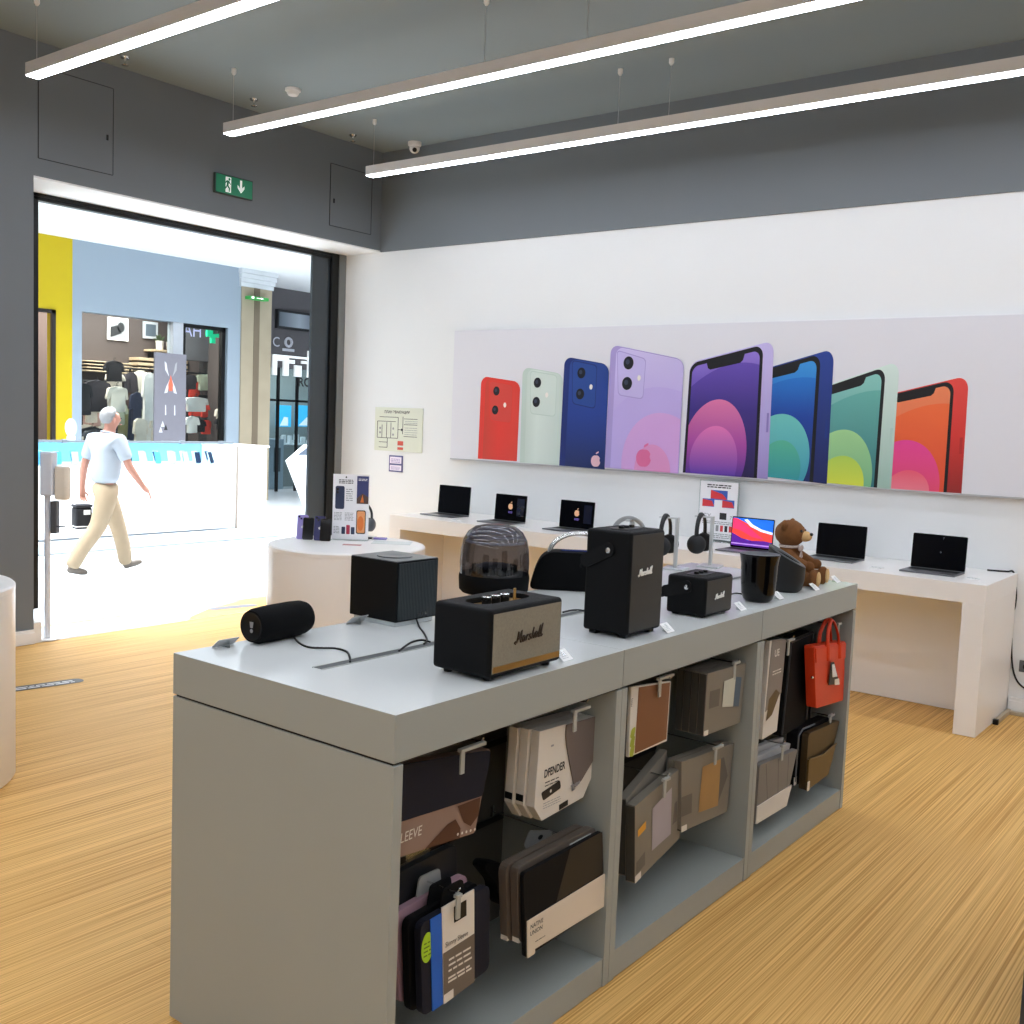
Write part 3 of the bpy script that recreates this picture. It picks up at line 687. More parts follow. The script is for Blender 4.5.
m_tab = MGLASS('frosted_tab', '#dfe3e3', .8, .3, .2)
price_card(-2.44, 1.84, 'clear plastic price tab at the left edge of the island by the cylinder speaker', PI, ZT, M('tab_pale', '#c3c5c8', .35), .075)
price_card(-2.44, 2.36, 'clear plastic price tab at the left edge of the island by the cube speaker', PI, ZT, M('tab_pale', '#c3c5c8', .35), .075)

# cables on the island
def cable(pts, lab, r=.0032, z=ZT):
    g = G(); g.tube(spline([(a, b, z + r) if not isinstance(c, (int, float)) else (a, b, c) for a, b, c in pts], 8), r, 6); tag(g.build('cable', m_cable, None, 60), lab, 'cable')
c1 = [(-2.4205, 2.0650), (-2.3402, 2.0276), (-2.2699, 2.0049), (-2.2331, 2.0260), (-2.2013, 2.0513), (-2.1470, 2.0438), (-2.0782, 1.9905), (-2.0523, 1.9659)]
cable([(a, b, 1.085 if i == 0 else None) for i, (a, b) in enumerate(c1)], 'thin black cable from the cylinder speaker to the slot')
c2 = [(-2.3448, 2.5362), (-2.2650, 2.4748), (-2.1790, 2.4053), (-2.1024, 2.3355), (-2.0703, 2.2869)]
cable([(a, b, 1.10 if i == 0 else None) for i, (a, b) in enumerate(c2)], 'black cable behind the cube speaker dropping to the slot')
c3 = [(-2.0770, 2.3212), (-2.1127, 2.3240), (-2.1137, 2.2804), (-2.0823, 2.2125), (-2.0555, 2.1634)]
cable([(a, b, None) for a, b in c3], 'short black cable lying over the slot left of the grey grille speaker')
c4 = [(-2.0942, 3.0544), (-2.0952, 3.1135), (-2.0731, 3.1397), (-2.0285, 3.1319)]
cable([(a, b, None) for a, b in c4], 'black cable between the grey grille speaker and the tall speaker')
c5 = [(-1.8536, 3.8799), (-1.8631, 3.9836), (-1.8200, 3.9978), (-1.8259, 4.0692)]
cable([(a, b, None) for a, b in c5], 'black cable between the small strap speaker and the vase speaker')

# ------------------------------------------------------------------ headphones on stands
m_hp = M('headphone_black', '#18191b', .5, var=.1)
m_cush = M('cushion_black', '#101112', .75)
m_stand = M('stand_silver', '#c9cccd', .35, .3)
def headphone_set(x, y, z, rz, lab_h, lab_s, band=m_hp, cup=m_hp, hgt=.25, stand=True):
    if stand:
        t = thing('headphone_stand', lab_s, 'headphone stand', (x, y, z), None, rz)
        g = G(); g.box(-.055, .055, -.06, .06, 0, .008, bev=.003); g.build('base', m_stand, t, None, True)
        g = G(); g.box(-.008, .008, -.011, .011, .008, hgt, bev=.002); g.build('post', m_stand, t, None, True)
        g = G(); g.box(-.09, .008, -.011, .011, hgt - .006, hgt + .002, bev=.002); g.build('arm', m_stand, t, None, True)
    t = thing('headphones', lab_h, 'headphones', (x, y, z), None, rz)
    cx = -.056; top = hgt + .008; R = .075
    g = G(); P = [(cx, R * math.cos(a), top - R * 1.1 + R * 1.1 * math.sin(a)) for a in [PI * i / 18 for i in range(19)]]
    P = [(cx, R, top - .12)] + P + [(cx, -R, top - .12)]
    g.tube(P, .0075, 8, flat=1.7); g.build('headband', band, t, 60, True)
    for s in (-1, 1):
        g = G(); c = (cx, s * (R - .002), top - .145)
        g.lathe([(0, .02), (.034, .017), (.046, .006), (.048, -.006), (0, -.006)], c, 28, axis=Vector((0, s, 0)).to_track_quat('Z', 'X').to_matrix()); ec = g.build('ear_cup', cup, t, 50, True)
        g = G(); g.lathe([(.042, -.004), (.047, -.012), (.044, -.026), (.026, -.028), (.024, -.01)], c, 28, axis=Vector((0, s, 0)).to_track_quat('Z', 'X').to_matrix()); g.build('ear_cushion', m_cush, ec, 50, True)
HR = 0.2
headphone_set(-2.40, 4.02, ZT, 1.9, 'grey banded headphones peeking over the tall loudspeaker', 'silver headphone stand hidden behind the tall loudspeaker', M('band_silver', '#a9abad', .3, .5), hgt=.268)
headphone_set(-2.405, 4.452, ZT, HR, 'black headphones on the stand just right of the tall loudspeaker', 'silver headphone stand just right of the tall loudspeaker')
headphone_set(-2.335, 4.685, ZT, HR, 'black headphones on the stand in front of the acrylic laptop poster', 'silver headphone stand in front of the acrylic laptop poster')

# ------------------------------------------------------------------ teddy bear
m_fur = M('brown_plush', '#7d4f26', .9, var=.25, scale=45, bump=.9)
m_cream = M('cream_plush', '#d9b27a', .9, var=.15, scale=45, bump=.8)
def fuzz(g, amp, seed=3):
    rn = random.Random(seed)
    bmesh.ops.recalc_face_normals(g.bm, faces=g.bm.faces[:]); g.bm.normal_update()
    for v in g.bm.verts: v.co += v.normal * rn.uniform(-amp, amp)
bx, by = (-1.845, 4.485)
t = thing('teddy_bear', 'brown plush teddy bear sitting at the far corner of the island, behind the slanted speaker', 'teddy bear', (bx, by, ZT), None, .12); t.scale = (.87, .87, .87)   # faces local +X
g = G(); g.ell((0, 0, .095), (.066, .072, .098), u=28, v=18); g.ell((-.004, 0, .165), (.048, .055, .05), u=24, v=14); fuzz(g, .0015); g.build('torso', m_fur, t, 80, True)
g = G(); g.ell((.0, 0, .262), (.078, .08, .07), u=28, v=18); fuzz(g, .0015); hd = g.build('head', m_fur, t, 80, True)
g = G(); g.ell((.078, 0, .252), (.036, .032, .027)); fuzz(g, .001); g.build('muzzle', m_cream, hd, 80, True)
g = G(); g.ell((.110, 0, .264), (.010, .014, .009)); g.build('nose', m_gloss, hd, 80, True)
for s in (-1, 1):
    g = G(); g.ell((.066, s * .034, .28), (.008, .008, .008)); g.build('eye', m_gloss, hd, 80, True)
    g = G(); g.ell((-.012, s * .072, .305), (.016, .030, .030)); fuzz(g, .001); g.build('ear', m_fur, hd, 80, True)
    g = G(); g.tube([(.01, s * .058, .165), (.045, s * .08, .135), (.09, s * .075, .112), (.125, s * .07, .105)], [.026, .03, .029, .02], 14); g.ell((.128, s * .07, .106), (.026, .024, .026)); fuzz(g, .001); g.build('arm', m_fur, t, 80, True)
    g = G(); g.tube([(.02, s * .05, .045), (.08, s * .068, .04), (.150, s * .085, .04)], [.042, .038, .034], 14); g.ell((.158, s * .088, .048), (.03, .036, .047)); fuzz(g, .001); lg = g.build('leg', m_fur, t, 80, True)
    g = G(); g.ell((.183, s * .088, .048), (.010, .028, .038)); g.build('sole', m_cream, lg, 80, True)
m_rib = M('plaid_ribbon', '#c9b8b0', .7, var=.5, scale=120)
g = G(); g.tube([(.048 * math.cos(2 * PI * i / 24), .052 * math.sin(2 * PI * i / 24), .196) for i in range(24)], .007, 8, closed=True)
for s in (-1, 1): g.ell((.06, s * .02, .188), (.008, .02, .014), Matrix.Rotation(s * .3, 3, 'X')); g.slab([(0, 0), (s * .03, -.045), (s * .01, -.05)], PL((.062, 0, .186), (0, 1, 0), (0, 0, 1)), 0, .003)
g.ell((.066, 0, .188), (.008, .008, .008)); g.build('ribbon', m_rib, t, 60, True)

# ------------------------------------------------------------------ laptops on the white counter
m_space = M('space_grey_metal', '#77797d', .35, .8, var=.03)
m_keys = M('keyboard_black', '#111214', .6)
m_bezel = M('bezel_black', '#030304', .25, spec=.15)
m_scr = M('dark_screen', '#04050a', .2, spec=.12)
def apple_mark(g, pl, cx, cy, r, mi, o=.001):
    body = []
    for i in range(40):
        a = 2 * PI * i / 40; rr = r * (1 - .10 * math.exp(-((a - PI / 2) / .35) ** 2) - .08 * math.exp(-((a - 3 * PI / 2) / .3) ** 2))
        x, y = rr * .92 * math.cos(a), rr * math.sin(a)
        d = math.hypot(x - r * 1.15, y - r * .18)
        if d < r * .42: x = r * 1.15 - r * .42 * (r * 1.15 - x) / d; y = r * .18 + r * .42 * (y - r * .18) / d
        body.append((cx + x, cy + y))
    g.poly(body, pl, o, mi)
    g.poly([(cx + r * (.0 + .5 * t_ - .22 * math.sin(PI * t_)), cy + r * (1.12 + .5 * t_)) for t_ in (0, .25, .5, .75, 1)] + [(cx + r * (.0 + .5 * t_ + .22 * math.sin(PI * t_)), cy + r * (1.12 + .5 * t_)) for t_ in (.75, .5, .25)], pl, o, mi)
def laptop(x0, x1, yh, lab, screen='off', tilt=4., hs=.222, dep=.235, z=DT):
    w = x1 - x0; cx = (x0 + x1) / 2
    t = thing('laptop', lab, 'laptop', (cx, yh, z))
    g = G(); g.box(-w / 2, w / 2, -dep, .004, .002, .012, bev=.003, seg=3); bs = g.build('base', m_space, t, 40, True)
    g = G(); g.box(-w * .45, w * .45, -dep * .52, -dep * .1, .012, .0128); g.build('keyboard', m_keys, bs, None, True)
    g = G(); g.box(-w * .2, w * .2, -dep * .93, -dep * .57, .012, .0124); g.build('touchpad', M('touchpad_grey', '#8b8d90', .3, .5), bs, None, True)
    a = math.radians(tilt); P = PL((0, 0, .010), (1, 0, 0), (0, math.sin(a), math.cos(a)))
    g = G(); g.slab(rrect(-w / 2, w / 2, .002, hs, .008, 4), P, -.005, 0); ld = g.build('lid', m_space, t, None, True)
    g = G(); g.poly(rrect(-w / 2 + .001, w / 2 - .001, .004, hs - .001, .007, 4), P, .0006, 0); g.build('bezel', m_bezel, ld, None, True)
    g = G(); sx, s0, s1 = w / 2 - .007, .016, hs - .008
    if screen == 'off':
        g.poly([(-sx, s0), (sx, s0), (sx, s1), (-sx, s1)], P, .0012, 0); mats = [m_scr]
        if lab.startswith('far right'): g.poly(ellip(.012, hs * .5, .005, n=10), P, .0016, 1); g.text('7', P, .018, s1 - .02, .02, 1, .0016); mats = [m_scr, M('screen_mark', '#5c6068', .3, emit=.3)]
    elif screen == 'mark':
        g.poly([(-sx, s0), (sx, s0), (sx, s1), (-sx, s1)], P, .0012, 0)
        apple_mark(g, P, 0, hs * .55, .026, 1, .0016); g.lines(P, -.02, .025, hs * .30, hs * .38, 2, 2, .0016, .6, 4)
        g.poly([(sx * .42, s0 + .03), (sx * .9, s0 + .03), (sx * .9, s1 - .02), (sx * .42, s1 - .02)], P, .0014, 3)
        mats = [m_scr, M('mark_peach', '#c79b78', .4, emit=.6), M('mark_violet', '#6b5aa8', .4, emit=.6), M('screen_reflection', '#14182a', .1, emit=.15)]
    else:
        U = lambda u, v: (-sx + 2 * sx * u, s0 + (s1 - s0) * v)
        g.poly([U(0, 0), U(1, 0), U(1, 1), U(0, 1)], P, .0012, 0)
        g.poly([U(0, .0), U(1, 0), U(1, .22), U(.75, .26), U(.4, .22), U(0, .45)], P, .0016, 1)
        g.poly([U(0, .45), U(.25, .28), U(.5, .22), U(.8, .25), U(1, .22), U(1, .5), U(.75, .6), U(.4, .8), U(.1, .98), U(0, .98)], P, .0018, 2)
        g.poly([U(0, .62), U(.22, .55), U(.5, .36), U(.8, .3), U(.6, .5), U(.35, .75), U(.1, .95), U(0, .97)], P, .0020, 3)
        g.poly([U(.36, .98), U(.5, .8), U(.72, .66), U(1, .58), U(1, .5), U(.72, .57), U(.45, .72), U(.28, .95)], P, .0022, 4)
        g.poly([U(0, .06), U(1, .06), U(1, .1), U(0, .1)], P, .0024, 5)
        mats = [M('wall_blue', '#1f6fe0', .3, emit=.7), M('wall_violet', '#5a1f9a', .3, emit=.6), M('wall_red', '#e8443c', .3, emit=.7), M('wall_pink', '#e83a70', .3, emit=.6), M('wall_white', '#e4ecf8', .3, emit=.7), M('dock_lilac', '#c79ae8', .3, emit=.6)]
    g.build('screen', mats, ld, None, True)
laptop(-6.135, -5.77, 6.90, 'far left laptop on the white counter, dark screen turned off', 'off', 4, .25)
laptop(-5.455, -5.124, 6.86, 'second laptop from the left on the white counter, small mark glowing on its dark screen', 'mark')
laptop(-4.781, -4.452, 6.86, 'third laptop from the left on the white counter, small mark on its dark screen', 'mark')
laptop(-3.245, -2.925, 6.81, 'laptop with a red and blue wallpaper on its screen, left of the teddy bear', 'wallpaper')
laptop(-2.665, -2.325, 6.95, 'laptop with dark screen right beside the teddy bear, second from the right on the counter', 'off')
laptop(-1.996, -1.662, 6.86, 'far right laptop on the white counter, dark screen with a tiny grey mark', 'off')
for i, (x, y) in enumerate(((-5.62, 6.56), (-4.95, 6.6), (-4.25, 6.58), (-2.78, 6.62), (-2.15, 6.66), (-1.57, 6.66))):
    t = thing('price_tag', ['white price tag lying right of the far left laptop', 'white price tag lying right of the second laptop', 'white price tag lying right of the third laptop', 'white price tag lying left of the dark laptop beside the teddy bear', 'white price tag lying right of the dark laptop beside the teddy bear', 'white price tag lying right of the far right laptop'][i], 'price tag', (x, y, DT))
    g = G(); g.box(-.04, .04, -.025, .025, 0, .006, bev=.001, rot=None); g.build('card', m_card, t, None, True)
    g = G(); g.lines(PZ(.0065), -.03, .03, -.018, .018, 4, 0, 0, .4, i); g.build('print', m_greyink, t, None, True)

# acrylic poster stand on the counter
t = thing('acrylic_poster', 'clear acrylic stand with a laptop advert standing on the white counter', 'poster stand', (-3.52, 7.14, DT))
x0, x1, z0, z1 = -3.685, -3.355, DT + .004, 1.372
g = G(); g.box(x0, x1, 7.145, 7.151, z0, z1, bev=.001); g.box(x0, x1, 7.08, 7.2, DT, DT + .005, bev=.001); g.build('holder', m_clear, t)
g = G(); P = PY(7.143); U = lambda u, v: (x0 + (x1 - x0) * u, z0 + (z1 - z0) * v)
R_ = lambda a, b, c, d: [U(a, c), U(b, c), U(b, d), U(a, d)]
g.poly(R_(.03, .97, .02, .985), P, 0, 0)
g.lines(P, *[U(.2, 0)[0], U(.8, 0)[0], U(0, .88)[1], U(0, .95)[1]], 2, 1, .001, .55, 3)
g.poly(R_(.30, .72, .68, .84), P, .001, 2); g.poly([U(.30, .70), U(.72, .69), U(.60, .78), U(.30, .84)], P, .0015, 3)
for a in (.10, .60): g.poly(R_(a, a + .30, .56, .69), P, .002, 2); g.poly([U(a, .56), U(a + .30, .57), U(a + .24, .66), U(a, .68)], P, .0025, 3)
g.poly(R_(.55, .72, .36, .47), P, .001, 1); g.text('GX', P, *U(.12, .37), .05, 4, .001); g.text('7', P, *U(.80, .37), .04, 4, .001)
for k, c in enumerate((1, 4, 3, 1, 3)): g.poly(R_(.36 + k * .11, .43 + k * .11, .16, .26), P, .001, c)
g.lines(P, *[U(.12, 0)[0], U(.88, 0)[0], U(0, .28)[1], U(0, .34)[1]], 2, 4, .001, .4, 6); g.lines(P, *[U(.12, 0)[0], U(.88, 0)[0], U(0, .05)[1], U(0, .14)[1]], 3, 4, .001, .4, 7)
g.build('print', [M('poster_paper', '#f3f3f6', .6, var=.01), m_ink, M('ad_blue', '#3d63c0', .5), M('ad_red', '#dd3f45', .5), m_greyink], t)

# ------------------------------------------------------------------ round table: phones, product poster, headphones
TZ = .912
m_ph_purple = M('phone_lilac', '#8f83c4', .25); m_ph_navy = M('phone_navy', '#2b2c5e', .25); m_mag = M('stand_white', '#e9eaec', .4)
def phone(x, y, rz, lab, mat, screen, h=.152, w=.074, lean=12, z=TZ):
    t = thing('smartphone', lab, 'phone', (x, y, z), None, rz)
    a = math.radians(lean); P = PL((0, 0, .002), (1, 0, 0), (0, math.sin(a), math.cos(a)))
    g = G(); g.slab(rrect(-w / 2, w / 2, .0, h, .012, 5), P, -.004, .004, bev=.0015); g.build('body', mat, t, None, True)
    g = G()
    if screen: g.poly(rrect(-w / 2 + .003, w / 2 - .003, .003, h - .003, .010, 5), P, .0045, 0); g.poly(rrect(-.014, .014, h - .009, h - .004, .002, 3), P, .0048, 1); g.build('screen', [M('phone_screen', '#050508', .08), m_black], t, None, True)
    else:
        apple_mark(g, P, 0, h * .5, .009, 0, .0046); g.build('logo', M('logo_silver', '#e6e6ee', .2, .3), t, None, True)
        g = G(); g.slab(rrect(-w / 2 + .006, -w / 2 + .036, h - .036, h - .006, .008, 4), P, .004, .006); cb = g.build('camera_bump', mat, t, None, True)
        for q in ((-w / 2 + .014, h - .014), (-w / 2 + .027, h - .027)):
            g = G(); g.slab(ellip(q[0], q[1], .006, n=16), P, .006, .0075); g.build('lens', m_gloss, cb, None, True)
PR = .66
def on_table(x, y, rmax=.40):
    v = Vector((x + 4.95, y - 4.69)); k = min(1, rmax / max(v.length, 1e-6)); return (-4.95 + v.x * k, 4.69 + v.y * k)
PBK = [(-5.2594, 4.6194), (-5.1334, 4.6607)]
for (x, y), sc, mt, lb, ln in zip([(-5.4754, 4.7629), (-5.2594, 4.6194), (-5.3881, 4.8447), (-5.1334, 4.6607)], (0, 1, 0, 1), (m_ph_purple, m_dkplast, m_ph_navy, m_dkplast), ('lilac smartphone showing its back, leftmost on the round table', 'black smartphone facing out in front of the lilac one on the round table', 'navy smartphone showing its back, behind the other black phone on the round table', 'black smartphone facing out in front of the navy one on the round table'), (14, 14, 12, 12)):
    bx0, by0 = on_table(x, y, .47)
    if not sc: bx0, by0 = on_table(*((PBK[0]) if lb.startswith('lilac') else PBK[1]), .47); bx0 -= .045; by0 -= .012
    phone(bx0, by0, PR, lb, mt, sc, .15 if sc else .165, .074, ln)
# product poster in an acrylic stand
px, py = (-5.1035, 4.8584)
t = thing('product_poster', 'white acrylic poster stand with phone adverts on the round table', 'poster stand', (px, py, TZ), None, .66)
w, z1 = .245, .445
g = G(); g.box(-w / 2, w / 2, -.004, .004, .003, z1, bev=.001); g.box(-w / 2, w / 2, -.05, .05, 0, .004, bev=.001); g.build('holder', m_clear, t, None, True)
g = G(); P = PY(-.0045); U = lambda u, v: (-w / 2 + w * u, z1 * v)
g.poly(R_(.0, 1, .01, 1), P, 0, 0)
g.lines(P, -w * .34, w * .06, z1 * .86, z1 * .93, 3, 1, .001, .5, 8); apple_mark(g, P, -w * .14, z1 * .955, .006, 1)
g.poly(rrect(*[U(.07, 0)[0], U(.32, 0)[0], U(0, .47)[1], U(0, .82)[1]], .012), P, .001, 2); g.poly(ellip(*U(.13, .77), .008, n=12), P, .002, 3); g.poly(ellip(*U(.13, .72), .008, n=12), P, .002, 3)
g.lines(P, *[U(.36, 0)[0], U(.55, 0)[0], U(0, .6)[1], U(0, .8)[1]], 6, 4, .001, .35, 9)
g.poly(R_(.66, .98, .56, .98), P, .001, 5); g.poly([U(.66, .56), U(.98, .56), U(.98, .66), U(.82, .72), U(.66, .64)], P, .002, 6); g.poly([U(.76, .58), U(.86, .58), U(.82, .70)], P, .003, 7); g.lines(P, *[U(.70, 0)[0], U(.94, 0)[0], U(0, .91)[1], U(0, .95)[1]], 2, 0, .003, .5, 10)
g.lines(P, *[U(.04, 0)[0], U(.26, 0)[0], U(0, .3)[1], U(0, .43)[1]], 6, 4, .001, .4, 11); g.lines(P, *[U(.34, 0)[0], U(.58, 0)[0], U(0, .3)[1], U(0, .43)[1]], 6, 4, .001, .4, 12)
g.poly(rrect(*[U(.66, 0)[0], U(.92, 0)[0], U(0, .1)[1], U(0, .46)[1]], .012), P, .001, 3); g.poly(rrect(*[U(.68, 0)[0], U(.90, 0)[0], U(0, .115)[1], U(0, .445)[1]], .010), P, .002, 8); g.poly(ellip(*U(.78, .26), .022, .05, n=20), P, .003, 7)
for k, c in enumerate((2, 9, 2)): g.poly(rrect(*[U(.26 + k * .13, 0)[0], U(.36 + k * .13, 0)[0], U(0, .09)[1], U(0, .2 + .03 * (k == 1))[1]], .004, 3), P, .001, c)
g.lines(P, *[U(.04, 0)[0], U(.2, 0)[0], U(0, .1)[1], U(0, .22)[1]], 5, 4, .001, .4, 13)
g.build('print', [MATS['poster_paper'], m_ink, M('ad_navy', '#2b3653', .5), m_gloss, m_greyink, M('ad_dusk', '#3d4476', .5), M('ad_brown', '#5a4540', .5), M('ad_orange', '#e07a3a', .5), M('ad_peach', '#e9a06a', .5), M('ad_crimson', '#b7324e', .5)], t, None, True)
# large headphones behind the poster
hx, hy = on_table(*(-5.2362, 5.1968), .42)
headphone_set(hx, hy, TZ, .66 + 1.2, 'grey over ear headphones on the round table beside the product poster', 'slim silver headphone stand on the round table behind the product poster', M('band_dark', '#3c3d40', .4), M('cup_grey', '#66686b', .35, .4), .235)
for nm, q, s, mt, lab in (('phone_case', (-5.0245, 5.1923), (.09, .05, .012), m_ph_purple, 'lilac phone case lying at the right of the round table'),
                          ('key_fob', (-5.0951, 5.0289), (.05, .025, .01), m_dkplast, 'small black fob lying just right of the product poster'),
                          ('leaflet', (-4.8960, 4.6798), (.12, .06, .002), M('leaflet_pink', '#c9938f', .6, var=.4, scale=60), 'small printed leaflet at the front edge of the round table'),
                          ('display_mat', (-4.8253, 4.9783), (.26, .16, .003), M('mat_grey', '#dfe3e0', .5), 'pale grey mat lying at the right front of the round table')):
    q = on_table(*q, .36); g = G(); R = Matrix.Rotation(.65, 3, 'Z'); g.box(q[0] - s[0] / 2, q[0] + s[0] / 2, q[1] - s[1] / 2, q[1] + s[1] / 2, TZ + (.003 if nm == 'phone_case' else 0), TZ + s[2] + (.003 if nm == 'phone_case' else 0), bev=min(.003, s[2] * .4), rot=R)
    tag(g.build(nm, mt), lab, nm.split('_')[-1])

# ------------------------------------------------------------------ poster on the back wall
t = thing('wall_poster', 'long pale advertising poster of eight coloured phones mounted on the back wall', 'poster', (-3.9, YB, 1.40))
m_pap = M('poster_ground', '#e3e3e9', .55, var=.01, scale=1)
PB = [(-6.2625, 2.5593), (-6.2698, 1.4004)]; PT = (PB[0][1] + 2.553) / 2
g = G(); g.box(PB[1][0], -.35, 7.20, YB, PB[1][1], PB[0][1], bev=.002); g.build('panel', m_pap, t)
g = G(); g.box(PB[1][0], -.35, 7.197, YB, PB[1][1] - .012, PB[1][1], bev=.001); g.build('lower_rail', M('rail_grey', '#b9babd', .4, .3), t)
PP = PY(7.199)
def phone_pic(quad, side, cols, kind, lenses=None, bump=None, flash=None, logo=None, arcs=(), lvl=1, visl=0., mark=None):
    """one printed phone: quad = tl, tr, br, bl on the poster; side = width share of the visible edge (left if < 0)"""
    g = G(); B = bil(quad); o = .0012 * lvl; W = (Vector(quad[1]) - Vector(quad[0])).length; H = (Vector(quad[0]) - Vector(quad[3])).length
    def rr(u0, u1, v0, v1, r, rb=True):
        ru, rv = r / W, r / H
        out = []
        for cx, cy, a0 in ((u1 - ru, v1 - rv, 0), (u0 + ru, v1 - rv, PI / 2)):
            for i in range(9):
                a = a0 + PI / 2 * i / 8; out.append((cx + ru * math.cos(a), cy + rv * math.sin(a)))
        return out + [(u0, v0), (u1, v0)]
    def put(p, off, mi): g.poly([B(u, v) for u, v in p], PP, o + off, mi)
    put(rr(0, 1, 0, 1, .075), 0, 0)
    if kind == 'back':
        put(rr(side, 1 - .004, 0, .992, .07), .0001, 1)
        for (cu, cv, ru, rv, mi) in arcs:
            c = clip01([(cu + ru * math.cos(a), cv + rv * math.sin(a)) for a in [2 * PI * i / 60 for i in range(60)]], side, .99, 0, .97); put(c, .0001 + .00005 * (mi - 6), mi)
        if bump:
            c_ = (sum(p[0] for p in bump) / 4, sum(p[1] for p in bump) / 4); g.poly(rpoly([(c_[0] + (p[0] - c_[0]) * 1.05, c_[1] + (p[1] - c_[1]) * 1.05) for p in bump], .037, 5), PP, o + .00035, 0)
            g.poly(rpoly(bump, .035, 5), PP, o + .0004, 2)
        for (lx, lz, lr) in lenses or (): g.poly(ellip(lx, lz, lr * 1.12, lr * 1.25, 24), PP, o + .0005, 3); g.poly(ellip(lx - lr * .2, lz + lr * .2, lr * .45, lr * .5, 16), PP, o + .00055, 4)
        if flash: g.poly(ellip(*flash, .016, .022, 14), PP, o + .0005, 5)
        if mark: apple_mark(g, PP, mark[0], mark[1], mark[2], 6, o + .0009)
    else:
        s1 = 1 - side
        put(rr(0.004, s1, 0, .99, .07), .0001, 1)                 # black bezel
        i0, i1, v1 = .035, s1 - .035, .955
        put(rr(i0, i1, 0, v1, .055), .0002, 2)                     # wallpaper
        for k, (cu, cv, ru, rv, mi) in enumerate(arcs):
            c = clip01([(cu + ru * math.cos(a), cv + rv * math.sin(a)) for a in [2 * PI * i / 72 for i in range(72)]], i0, i1, 0, v1 - .01)
            put(c, .00025 + .00003 * k, mi)
        nm = (i0 + i1) / 2; put([(nm - .23, v1 + .005), (nm - .21, v1 - .045), (nm - .18, v1 - .062), (nm + .18, v1 - .062), (nm + .21, v1 - .045), (nm + .23, v1 + .005)], .0005, 1)
        g.poly([B(1 - side * .35, .34), B(1 - side * .15, .34), B(1 - side * .15, .48), B(1 - side * .35, .48)], PP, o + .0003, 7)
    return g.build('phone_picture', cols, t)
mlens = M('print_lens', '#15171f', .4); mlens2 = M('print_lens_inner', '#3a3f55', .4); mfl = M('print_flash', '#f0ece4', .4)
def ps(n, h): return M('print_' + n, h, .5, var=.04, scale=3)
K1 = ('red', [ps('red_edge', '#e23a30'), MG('print_red', [(0, '#c8402c'), (.5, '#e5382c'), (1, '#e04034')], 0), ps('red_bump', '#d8463c'), mlens, mlens2, mfl, ps('mark_pale', '#e3b8c4')])
phone_pic([(-5.9328, 2.1510), (-5.4915, 2.1011), (-5.4950, 1.4113), (-5.9381, 1.4115)], .12, K1[1], 'back', [(*p, .032) for p in [(-5.7535, 2.0198), (-5.7600, 1.8521)]], [(-5.8329, 2.1072), (-5.5724, 2.0700), (-5.5782, 1.7429), (-5.8103, 1.7621)], (-5.6528, 1.8986), lvl=1)
phone_pic([(-5.4710, 2.2322), (-5.0398, 2.1716), (-5.0347, 1.4007), (-5.4616, 1.4026)], .12, [ps('mint_edge', '#c5d6cc'), MG('print_mintback', [(0, '#c4d3ca'), (.4, '#dbe8e0'), (1, '#c9d8d0')], 0), ps('mint_bump', '#d4e2da'), mlens, mlens2, mfl, ps('mark_pale', '#e3b8c4')], 'back', [(*p, .035) for p in [(-5.3057, 2.0966), (-5.3099, 1.9315)]], [(-5.3823, 2.1919), (-5.1059, 2.1546), (-5.1088, 1.8171), (-5.3640, 1.8359)], (-5.2018, 1.9931), lvl=2)
phone_pic([(-5.0323, 2.3177), (-4.5871, 2.2499), (-4.5825, 1.3935), (-5.0398, 1.4004)], .13, [ps('navy_edge', '#1c2f74'), MG('print_navy', [(0, '#16285f'), (.5, '#1f3f94'), (1, '#24458f')], 2), ps('navy_bump', '#274a94'), mlens, mlens2, mfl, ps('mark_pale', '#e3b8c4')], 'back', [(*p, .036) for p in [(-4.8559, 2.1804), (-4.8594, 2.0067)]], [(-4.9488, 2.2798), (-4.7077, 2.2380), (-4.7082, 1.8940), (-4.9299, 1.9306)], (-4.7542, 2.0658), lvl=3, mark=(*(-4.6742, 1.4584), .05))
phone_pic([(-4.5770, 2.4113), (-3.9038, 2.2867), (-3.8984, 1.4028), (-4.5834, 1.4099)], .08, [ps('lilac_edge', '#a99bd6'), MG('print_lilac', [(0, '#b7a6e0'), (.6, '#c3b4ea'), (1, '#cfc4ee')], 2), ps('lilac_bump', '#c5b9ea'), mlens, mlens2, mfl, ps('mark_pink', '#e0709f'), ps('lilac_arc', '#bfaee8'), ps('pink_arc', '#d3a6e0'), ps('pale_arc', '#dc96c8')], 'back', [(*p, .042) for p in [(-4.4028, 2.2614), (-4.4074, 2.0976)]], [(-4.5120, 2.3582), (-4.2471, 2.2885), (-4.2565, 1.9799), (-4.4826, 2.0083)], (-4.2983, 2.1422), lvl=5, arcs=((.8, .05, .9, .68, 7), (.78, .06, .55, .45, 8), (.65, .0, .24, .23, 9)), mark=(*(-4.2197, 1.5071), .075))
